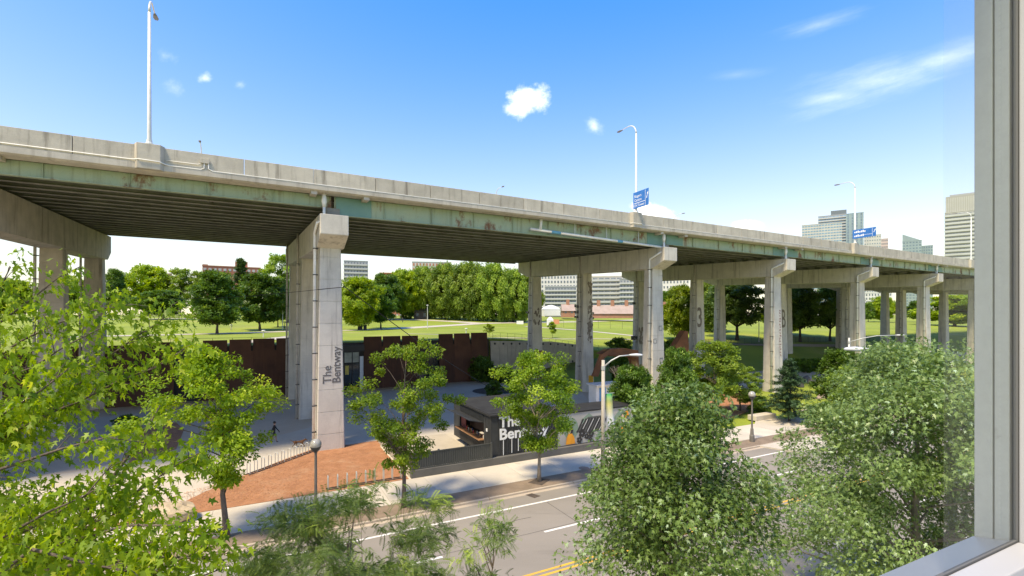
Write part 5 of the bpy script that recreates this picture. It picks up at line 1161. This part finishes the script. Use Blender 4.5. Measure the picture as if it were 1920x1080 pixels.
tp_, ty_, tn_, tt_ = [], [], [], []
for li, lim in enumerate(limbs):
    pts = [P(*p) - mt0 for p in lim]
    if li in (0, 4, 5, 6, 7, 8): pts = [Vector((0, 0, max(2.0, pts[0].z - .8)))] + pts[0:]
    n_ = len(pts); mb.tube(pts, [max(.007, (.05 if li in (0,) else .026) * (1 - .9 * i / (n_ - 1))) for i in range(n_)], 6)
    total = sum((pts[i + 1] - pts[i]).length for i in range(n_ - 1)); first = 2 if li in (0, 4, 5, 6, 7, 8) else 1
    for i in range(first - 1, n_ - 1):
        spray = li in (4, 5, 6); a, b_ = pts[i], pts[i + 1]; k = max(2, int((b_ - a).length / (.026 if spray else .045)))
        for j in range(k):
            f = j / k; c = a.lerp(b_, f); along = (b_ - a).normalized(); tipf = (i + f) / (n_ - 1)
            if rg.random() < .28 * (1 if li != 0 or i > 2 else 1.6): continue
            side = Vector(rg.normal(0, 1, 3)); side = (side - along * side.dot(along)).normalized(); tw = side * rg.uniform(.06, .42) * (1.15 - (.55 if spray else .8) * tipf); tw.z = tw.z * .55 + .04; e = c + tw + along * rg.uniform(.05, .22)
            if rg.random() < .5: mb.tube([c, c.lerp(e, .5) + Vector((0, 0, .02)), e], [.006, .0045, .003], 4, False)
            g = rg.normal(.5, .16)
            for _ in range(int(rg.integers(7, 13))):
                d = rg.normal(0, .095, 3); p_ = np.array(e) + d; tp_.append(p_)
                yd = np.array([side.x, side.y, 0]) * .5 + np.array([along.x, along.y, along.z]) * .35 + rg.normal(0, .45, 3) + np.array([0, 0, -1.1]); ty_.append(yd); tn_.append(np.array([0, -.15, .45]) + rg.normal(0, .62, 3)); tt_.append(np.clip(g + rg.normal(0, .2), 0, 1))
mb.build('trunk', BARK, lt, smooth=True)
tp_, ty_, tn_, tt_ = map(np.array, (tp_, ty_, tn_, tt_)); sz = .09 * rg.uniform(.7, 1.3, len(tp_))
wp = tp_ + np.array(mt0); sx_ = 960 + F * wp[:, 0] / wp[:, 1]; sy_ = 590 - F * (wp[:, 2] - HC) / wp[:, 1]; vis = (sx_ > 0) & (sx_ < 480) & (sy_ > 440) & (sy_ < 1080)
score = np.where(vis, sz / wp[:, 1], 0); big = np.argsort(-score)[:290]; keep = np.ones(len(tp_), bool); keep[big] = False
obj('crown', leaf_mesh('crown', MAPLE_T, tp_[keep], ty_[keep], tn_[keep], sz[keep], tt_[keep]), LM_YEL, lt, kind='stuff')
lmeshes = [leaf_mesh('leaf', MAPLE_T, np.zeros((1, 3)), np.array([[0, 1.0, 0]]), np.array([[0, 0, 1.0]]), np.ones(1), np.array([v])) for v in (.2, .35, .5, .65, .85)]
for i in big:
    y = Vector(ty_[i]).normalized(); z = Vector(tn_[i]); z = (z - y * z.dot(y)).normalized(); x = y.cross(z); s_ = float(sz[i])
    o = obj('leaf', lmeshes[int(min(4, max(0, tt_[i] * 5)))], LM_YEL, lt); o.matrix_local = Matrix(((x.x * s_, y.x * s_, z.x * s_, tp_[i][0]), (x.y * s_, y.y * s_, z.y * s_, tp_[i][1]), (x.z * s_, y.z * s_, z.z * s_, tp_[i][2]), (0, 0, 0, 1)))

# park trees: six crowns shared by copies of different size
VAR = {}
def var(kind):
    if kind in VAR: return VAR[kind]
    P_ROUND = lambda t: np.sin(np.pi * np.clip(.06 + .9 * t, 0, 1)) ** .5
    P_FLAT = lambda t: np.clip(1.1 - .75 * t, 0, 1) * np.clip(.5 + 3 * t, 0, 1)
    P_COL = lambda t: np.clip(1.2 - 1.0 * t, .25, 1)
    if kind == 'round': v_ = tree_meshes(41, 10, 4.3, 2.0, 190, 34, .52, SPRIG3_T, prof=P_FLAT, rc=.85, trunk_r=.2, limbs=40)
    if kind == 'round_b': v_ = tree_meshes(42, 10, 4.2, 1.9, 190, 34, .52, SPRIG3_T, prof=P_ROUND, rc=.85, trunk_r=.2, limbs=40)
    if kind == 'broad': v_ = tree_meshes(43, 10, 5.0, 1.4, 210, 34, .6, SPRIG3_T, prof=P_ROUND, rc=.95, trunk_r=.26, limbs=36)
    if kind == 'open': v_ = tree_meshes(44, 10, 3.6, 2.6, 90, 34, .5, SPRIG3_T, prof=P_ROUND, rc=.8, trunk_r=.16, limbs=40, gap=.2)
    if kind == 'column': v_ = tree_meshes(45, 10, 1.3, .6, 130, 30, .36, SPRIG3_T, prof=P_COL, rc=.42, trunk_r=.14, limbs=10)
    if kind == 'willow': v_ = tree_meshes(46, 10, 4.6, .7, 250, 40, .62, DROOP_T, prof=lambda t: np.sin(np.pi * np.clip(.2 + .76 * t, 0, 1)) ** .45, rc=.8, droop=1.0, flat=1.25, trunk_r=.3, limbs=30)
    if kind == 'shade': v_ = tree_meshes(47, 10, 5.6, 3.2, 130, 40, .55, SPRIG3_T, prof=P_ROUND, rc=1.0, trunk_r=.28, limbs=60, flat=.6)
    if kind == 'bush': v_ = tree_meshes(48, 3, 1.8, .1, 90, 30, .26, SPRIG3_T, prof=P_ROUND, rc=.42, trunk_r=.05, limbs=14)
    if kind == 'sapling': v_ = tree_meshes(49, 4, 1.0, 1.0, 34, 22, .26, SPRIG3_T, prof=P_ROUND, rc=.34, trunk_r=.04, limbs=16)
    VAR[kind] = v_; return v_
HV = {'bush': 3, 'sapling': 4}; RV = {'round': 4.4, 'round_b': 4.3, 'broad': 5.1, 'open': 3.9, 'column': 1.35, 'willow': 4.7, 'shade': 5.8, 'bush': 1.9, 'sapling': 1.05}
def park_tree(label, px, pyb, pyt, half, kind, lm, bark=BARKD, name='park_tree', base=None, cat='tree'):
    b = base or onT(px, pyb); h = (pyb - pyt) / F * b.y; w = half / F * b.y; sz_ = h / HV.get(kind, 10); sr = w / RV[kind]
    return plant_tree(name, label, b, var(kind), bark, lm, cat, rotz=(px * 7.13) % 6.28, scale=(sr, sr, sz_))
pt_ = park_tree
pt_('round bright park tree with a straight trunk at the left edge of the twin pair', 407, 626, 514, 50, 'round', LM_PARK)
pt_('round bright park tree nearest the big pier, right twin of the pair', 487, 620, 517, 46, 'round_b', LM_PARK)
pt_('smaller round tree beside the slim lamp left of the pier', 521, 614, 528, 24, 'round', LM_PARK)
pt_('bushy park tree with black bins at its trunk', 673, 619, 524, 42, 'broad', LM_PARK)
pt_('smaller bushy park tree just right of the bins', 714, 617, 536, 32, 'round_b', LM_PARK)
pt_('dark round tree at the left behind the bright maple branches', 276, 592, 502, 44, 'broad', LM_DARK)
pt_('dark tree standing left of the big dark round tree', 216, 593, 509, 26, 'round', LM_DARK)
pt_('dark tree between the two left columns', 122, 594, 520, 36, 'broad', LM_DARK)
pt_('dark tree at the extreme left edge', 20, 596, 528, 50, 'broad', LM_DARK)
pt_('airy grey tree with sky showing through beside the pinkish block', 338, 592, 507, 32, 'open', LM_GREY)
pt_('airy dark tree just left of the brick apartment block', 372, 592, 512, 24, 'open', LM_DARK)
pt_('low olive tree in front of the dark board fence', 306, 599, 546, 36, 'round_b', LM_WILL)
pt_('narrow dark columnar poplar before the brick apartment block', 452, 592, 486, 15, 'column', LM_DARK)
pt_('tall airy pale tree behind the pier left side', 522, 592, 482, 36, 'open', LM_GREY)
pt_('dark tree low behind the slim lamp', 540, 604, 548, 26, 'broad', LM_DARK)
pt_('yellowish tree touching the left side of the pier', 536, 598, 530, 22, 'round', LM_PARK)
pt_('dark bank of trees between the round trees', 440, 596, 548, 34, 'broad', LM_DARK)
for i, (x, yb, yt, hw_, kd, lm, lab) in enumerate((
    (722, 600, 516, 34, 'round_b', LM_DARK, 'dark tree behind the bushy trees right of the pier'), (756, 598, 510, 34, 'broad', LM_WILL, 'leftmost willow of the row behind the pickup'),
    (792, 597, 505, 36, 'willow', LM_WILL, 'willow right behind the small shed and pickup'), (836, 599, 500, 40, 'willow', LM_WILL, 'tall willow right of the slim park lamp'), (880, 601, 497, 42, 'willow', LM_WILL, 'tallest willow in the middle of the row'),
    (925, 603, 499, 40, 'willow', LM_WILL, 'big willow behind the right steel panels'), (962, 604, 510, 36, 'willow', LM_WILL, 'drooping willow next to the rear column'), (992, 604, 516, 24, 'broad', LM_PARK, 'green tree filling the gap before the rear column'))):
    pt_(lab, x, yb, yt, hw_, kd, lm, name='willow_tree' if kd == 'willow' else 'park_tree')
for x, yb, yt, hw_, kd, lm, lab in (
    (1046, 592, 550, 26, 'broad', LM_PARK, 'tree behind the white marquee tent'), (1082, 591, 548, 26, 'round', LM_PARK, 'tree hidden behind the blotchy column'), (1118, 591, 553, 20, 'round_b', LM_PARK, 'tree left of the barracks chimneys'),
    (1150, 591, 552, 28, 'broad', LM_PARK, 'tree behind the barracks roof'), (1252, 600, 548, 30, 'round', LM_PARK, 'tree right of the front column behind the tiny brick house'), (1276, 640, 540, 34, 'broad', LM_PARK, 'leafy tree left of the number three column'),
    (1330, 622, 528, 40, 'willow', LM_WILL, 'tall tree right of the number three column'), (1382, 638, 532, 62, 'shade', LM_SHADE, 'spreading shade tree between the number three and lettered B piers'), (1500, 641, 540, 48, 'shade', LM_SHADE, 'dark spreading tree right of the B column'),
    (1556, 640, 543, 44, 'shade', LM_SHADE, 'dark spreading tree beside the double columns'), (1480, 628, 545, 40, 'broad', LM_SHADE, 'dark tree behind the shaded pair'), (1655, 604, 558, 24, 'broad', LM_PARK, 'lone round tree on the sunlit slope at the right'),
    (1628, 604, 570, 12, 'round', LM_DARK, 'small dark tree by the pale condominium'), (1790, 612, 556, 50, 'broad', LM_PARK, 'tree beyond the window frame at the far right'), (1720, 604, 566, 20, 'round', LM_DARK, 'dark tree behind the farthest piers')):
    pt_(lab, x, yb, yt, hw_, kd, lm)
pt_('tiny sapling on the lawn right of the steel panels', 917, 630, 607, 9, 'sapling', LM_PARK, name='sapling')
pt_('thin sapling on the lawn between the rear columns', 1036, 634, 603, 9, 'sapling', LM_PARK, name='sapling')
pt_('low clipped hedge left of the shed', 762, 598, 584, 16, 'bush', LM_DARK, name='hedge_bush', cat='bush')
def shrub(label, px, pyb, pyt, half, kind, lm, z=.1, bark=BARK, name='shrub', cat='shrub'):
    return park_tree(label, px, pyb, pyt, half, kind, lm, bark, name, G(px, pyb, z), cat)
shrub('dark leafy shrub in the corner right of the steel panels', 903, 716, 672, 26, 'bush', LM_DARK)
shrub('green shrub before the retaining wall', 945, 716, 690, 26, 'bush', LM_BUSH)
shrub('pale shrub by the planting ring', 968, 735, 705, 22, 'bush', LM_GREY)
shrub('low shrub in the planting ring', 926, 742, 716, 16, 'bush', LM_DARK)
shrub('dark shrub on the grass bank above the rusty canopy', 1160, 670, 636, 24, 'bush', LM_DARK, 3.5)
shrub('dark shrubs beside the right end of the rusty canopy', 1262, 700, 640, 26, 'bush', LM_DARK, 2)
shrub('dark bushes inside the rusty canopy', 1165, 715, 668, 26, 'bush', LM_DARK)
shrub('bright green tree beside the white hut', 1186, 815, 690, 44, 'round_b', LM_BUSH, name='small_tree', cat='tree')
shrub('bright round bush in front of the number three column', 1268, 800, 656, 36, 'round_b', LM_BUSH, name='small_tree', cat='tree')
shrub('airy young tree right of the round bush', 1340, 780, 646, 56, 'open', LM_BUSH, name='small_tree', cat='tree')
shrub('airy young tree behind the globe lamp', 1388, 770, 690, 40, 'open', LM_GREY, name='small_tree', cat='tree')
shrub('yellow-green shrub beneath the cobra lamp head', 1576, 770, 660, 46, 'round', LM_BUSH, name='small_tree', cat='tree')
shrub('airy shrub right of the stone bed', 1600, 790, 690, 40, 'open', LM_WILL, name='small_tree', cat='tree')
shrub('dark shrub between the wood chips and the left steel panels', 237, 806, 780, 20, 'bush', LM_DARK)
for i, x in enumerate((1488, 1508, 1528, 1548)):
    shrub('clipped dark hedge bush, number of the row counted from the spruce: ' + ['first', 'second', 'third', 'last'][i], x, 699 - i * 1.5, 674, 16, 'bush', LM_DARK, name='hedge_bush', cat='bush')
shrub('low bright shrub at the foot of the globe lamp by the path', 1424, 775, 745, 22, 'bush', LM_BUSH)
shrub('low grass clump beside the entrance path', 1560, 790, 758, 40, 'bush', LM_BUSH)
# spruce with layered boughs
b = G(1480, 790, .1); hS = (790 - 672) / F * b.y; rgS = np.random.default_rng(61); st = thing('spruce_tree', 'dark layered spruce tree by the concrete seat blocks', 'tree', b, 0)
pos, yd, nr = [], [], []; mb = MB().tube([(0, 0, -.1), (.1, 0, hS * .5), (-.25, 0, hS)], [.13, .08, .015], 7)
for k in range(120):
    t = rgS.beta(1.0, 1.25); z = .5 + t * (hS - .6); rr = (1.0 - t) ** .8 * 2.9 * rgS.uniform(.55, 1.08) + .12; a = rgS.uniform(0, 6.28); d = np.array([math.cos(a), math.sin(a), 0])
    mb.tube([(-.25 * t, 0, z), (d[0] * rr * .6, d[1] * rr * .6, z + .1), (d[0] * rr, d[1] * rr, z - .05)], [.03, .02, .006], 4, False)
    for j in range(int(16 + rr * 34)):
        f = rgS.uniform(.12, 1.05); p_ = d * rr * f + np.array([0, 0, z + .1 * math.sin(f * 3) + rgS.normal(0, .05)]) + rgS.normal(0, .11 * (1.2 - f * .6), 3) * np.array([1.6, 1.6, .6]); pos.append(p_); yd.append(d + rgS.normal(0, .5, 3)); nr.append(np.array([0, 0, 1.0]) + rgS.normal(0, .4, 3))
mb.build('trunk', BARKD, st); pos = np.array(pos)
obj('crown', leaf_mesh('crown', SPRIG3_T, pos, np.array(yd), np.array(nr), .17 * rgS.uniform(.7, 1.3, len(pos)), np.clip(rgS.normal(.45, .25, len(pos)), 0, 1)), LM_CONI, st)
# bare branching shrub before the dark opening
def bare(label, c, h, seed, spread=.8):
    rg_ = random.Random(seed); t = thing('bare_shrub', label, 'shrub', c, 0); mb = MB()
    def grow(p, d, l, r, k):
        e = p + d * l; mb.tube([p, p.lerp(e, .5) + Vector((rg_.uniform(-.1, .1) * l, rg_.uniform(-.1, .1) * l, 0)), e], [r, r * .8, r * .6], 5, False)
        if k:
            for _ in range(3): grow(e, (d + Vector((rg_.uniform(-spread, spread), rg_.uniform(-spread, spread), rg_.uniform(-.2, .5)))).normalized(), l * .66, r * .58, k - 1)
    for _ in range(3): grow(Vector((0, 0, 0)), Vector((rg_.uniform(-.5, .5), rg_.uniform(-.5, .5), 1)).normalized(), h * .36, .05, 3)
    mb.build('branches', BARKP, t); return t
bare('bare pale shrub in front of the dark opening', G(796, 735, .1), 4.0, 3); bare('bare twiggy shrub against the rusty canopy', G(1195, 800, .1), 7.5, 8, .6)

# ------------------------------------------------------------------ the window the view is seen through
WA = R(26); wx, wy = Vector((math.cos(WA), math.sin(WA), 0)), Vector((-math.sin(WA), math.cos(WA), 0))
FRW = mat('white_window_frame', (.42, .42, .42), (.40, .40, .40), scale=3, rough=.45); FRG = mat('grey_outer_frame', (.33, .355, .345), (.30, .325, .315), scale=5, rough=.5, stretch=(1, 1, .12), spots=(.17, .175, .16), spot_lo=.6, spot_hi=.8, spot_scale=14, fine=.04); GSK = mat('dark_gasket', (.12, .12, .115), rough=.7)
SILLO = mat('grey_outer_sill', (.21, .23, .25), (.19, .21, .23), scale=4, rough=.35)
win = thing('window', 'white-framed apartment window with grey outer frame, seen at the right and lower right edges', 'window', (0, 0, HC), WA)
XR, YP, ZB, XL, ZT, D1 = 1.576, .5, -.536, -2.0, 1.55, .139
MB().box(XR, XR + .30, YP - D1, YP - .0045, ZB - .3, ZT + .2).build('inner_jamb', FRW, win, bevel=.003)
MB().box(XR + .003, XR + .05, YP + .012, YP + .040, ZB - .1, ZT).build('outer_jamb', FRG, win, bevel=.002); MB().box(XR, XR + .05, YP + .042, YP + .0765, ZB - .1, ZT).build('outer_jamb', FRG, win, bevel=.002)
MB().box(XR - .0015, XR + .03, YP - .004, YP + .004, ZB - .004, ZT).build('gasket', GSK, win); MB().box(XL, XR - .006, YP - .0035, YP + .0035, ZB - .03, ZB + .002).build('gasket', GSK, win)
me = MB().box(-.003, .003, -.0008, .0008, -.003, .003).mesh('weather_tooth')
mb = MB()
for k in range(int((ZT - ZB) / .012)): mb.box(XR - .0025, XR + .0, YP - .030, YP - .026, ZB + .004 + k * .012, ZB + .010 + k * .012)
mb.build('weather_strip', mat('pale_brush_strip', (.62, .62, .61), rough=.8), win, kind='stuff')
MB().prism([(XL, YP + .004, ZB - .004), (XL, YP + .078, ZB - .022), (XL, YP + .078, ZB - .08), (XL, YP + .004, ZB - .08)], (XR - XL - .002, 0, 0)).build('outer_sill', SILLO, win)
MB().box(XL, XR - .003, YP - .06, YP - .0045, ZB - .10, ZB - .001).build('inner_sill', FRW, win, bevel=.003); MB().box(XL, XR - .003, YP - D1 - .2, YP - .062, ZB - .14, ZB - .022).build('inner_sill', FRW, win, bevel=.004)
MB().box(XL - .3, XL, YP - D1, YP + .07, ZB - .3, ZT + .2).build('inner_jamb', FRW, win); MB().box(XL + .002, XR - .002, YP - D1, YP + .07, ZT, ZT + .2).build('head', FRW, win)
PG = bpy.data.materials.new('window_glass'); PG.use_nodes = True; t_ = PG.node_tree; t_.nodes.clear()
tr = N(t_, 'ShaderNodeBsdfTransparent'); tr.inputs[0].default_value = (.95, .97, .96, 1); g_ = N(t_, 'ShaderNodeBsdfGlossy'); g_.inputs['Roughness'].default_value = .02; g_.inputs['Color'].default_value = (1, 1, 1, 1)
fr = N(t_, 'ShaderNodeFresnel'); fr.inputs['IOR'].default_value = 1.52; mx = N(t_, 'ShaderNodeMixShader'); L(t_, math_(t_, 'MINIMUM', math_(t_, 'MULTIPLY', fr.outputs[0], .38), 1.0), mx.inputs[0]); L(t_, tr.outputs[0], mx.inputs[1]); L(t_, g_.outputs[0], mx.inputs[2]); om = N(t_, 'ShaderNodeOutputMaterial'); L(t_, mx.outputs[0], om.inputs['Surface'])
mb = MB(); mb.add([(1.2335, YP, ZB), (XR, YP, ZB), (XR, YP, ZT), (1.2335, YP, ZT)], [(0, 1, 2, 3)]); mb.build('pane', PG, win)  # glass cut to the strip where the jamb mirrors; clear remainder not built
ob_ = thing('apartment_wall', 'plain outer wall around and below the window', 'wall', (0, 0, 0), WA); BW = mat('brown_wall_brick', (.30, .2, .15), (.24, .16, .12), scale=2, rough=.9)
MB().box(XL - 3, XR + 6, YP - D1 + .01, YP + .065, -.2, HC + ZB - .3).build('wall_below', BW, ob_); MB().box(XR + .301, XR + 6, YP - .02, YP + .065, HC + ZB - .298, HC + ZT + 1.2).build('wall_beside', BW, ob_)
MB().box(XR + .301, XR + 6, YP - D1 + .01, YP - .022, HC + ZB - .298, HC + ZT + 1.2).build('interior_lining', FRW, ob_); MB().box(XL - 3, XR + .3, YP - D1 + .01, YP + .065, HC + ZT + .201, HC + ZT + 1.2).build('wall_above', BW, ob_)
MB().box(XL - 3, XL - .301, YP - D1 + .01, YP + .065, HC + ZB - .298, HC + ZT + .2).build('wall_beside', BW, ob_)
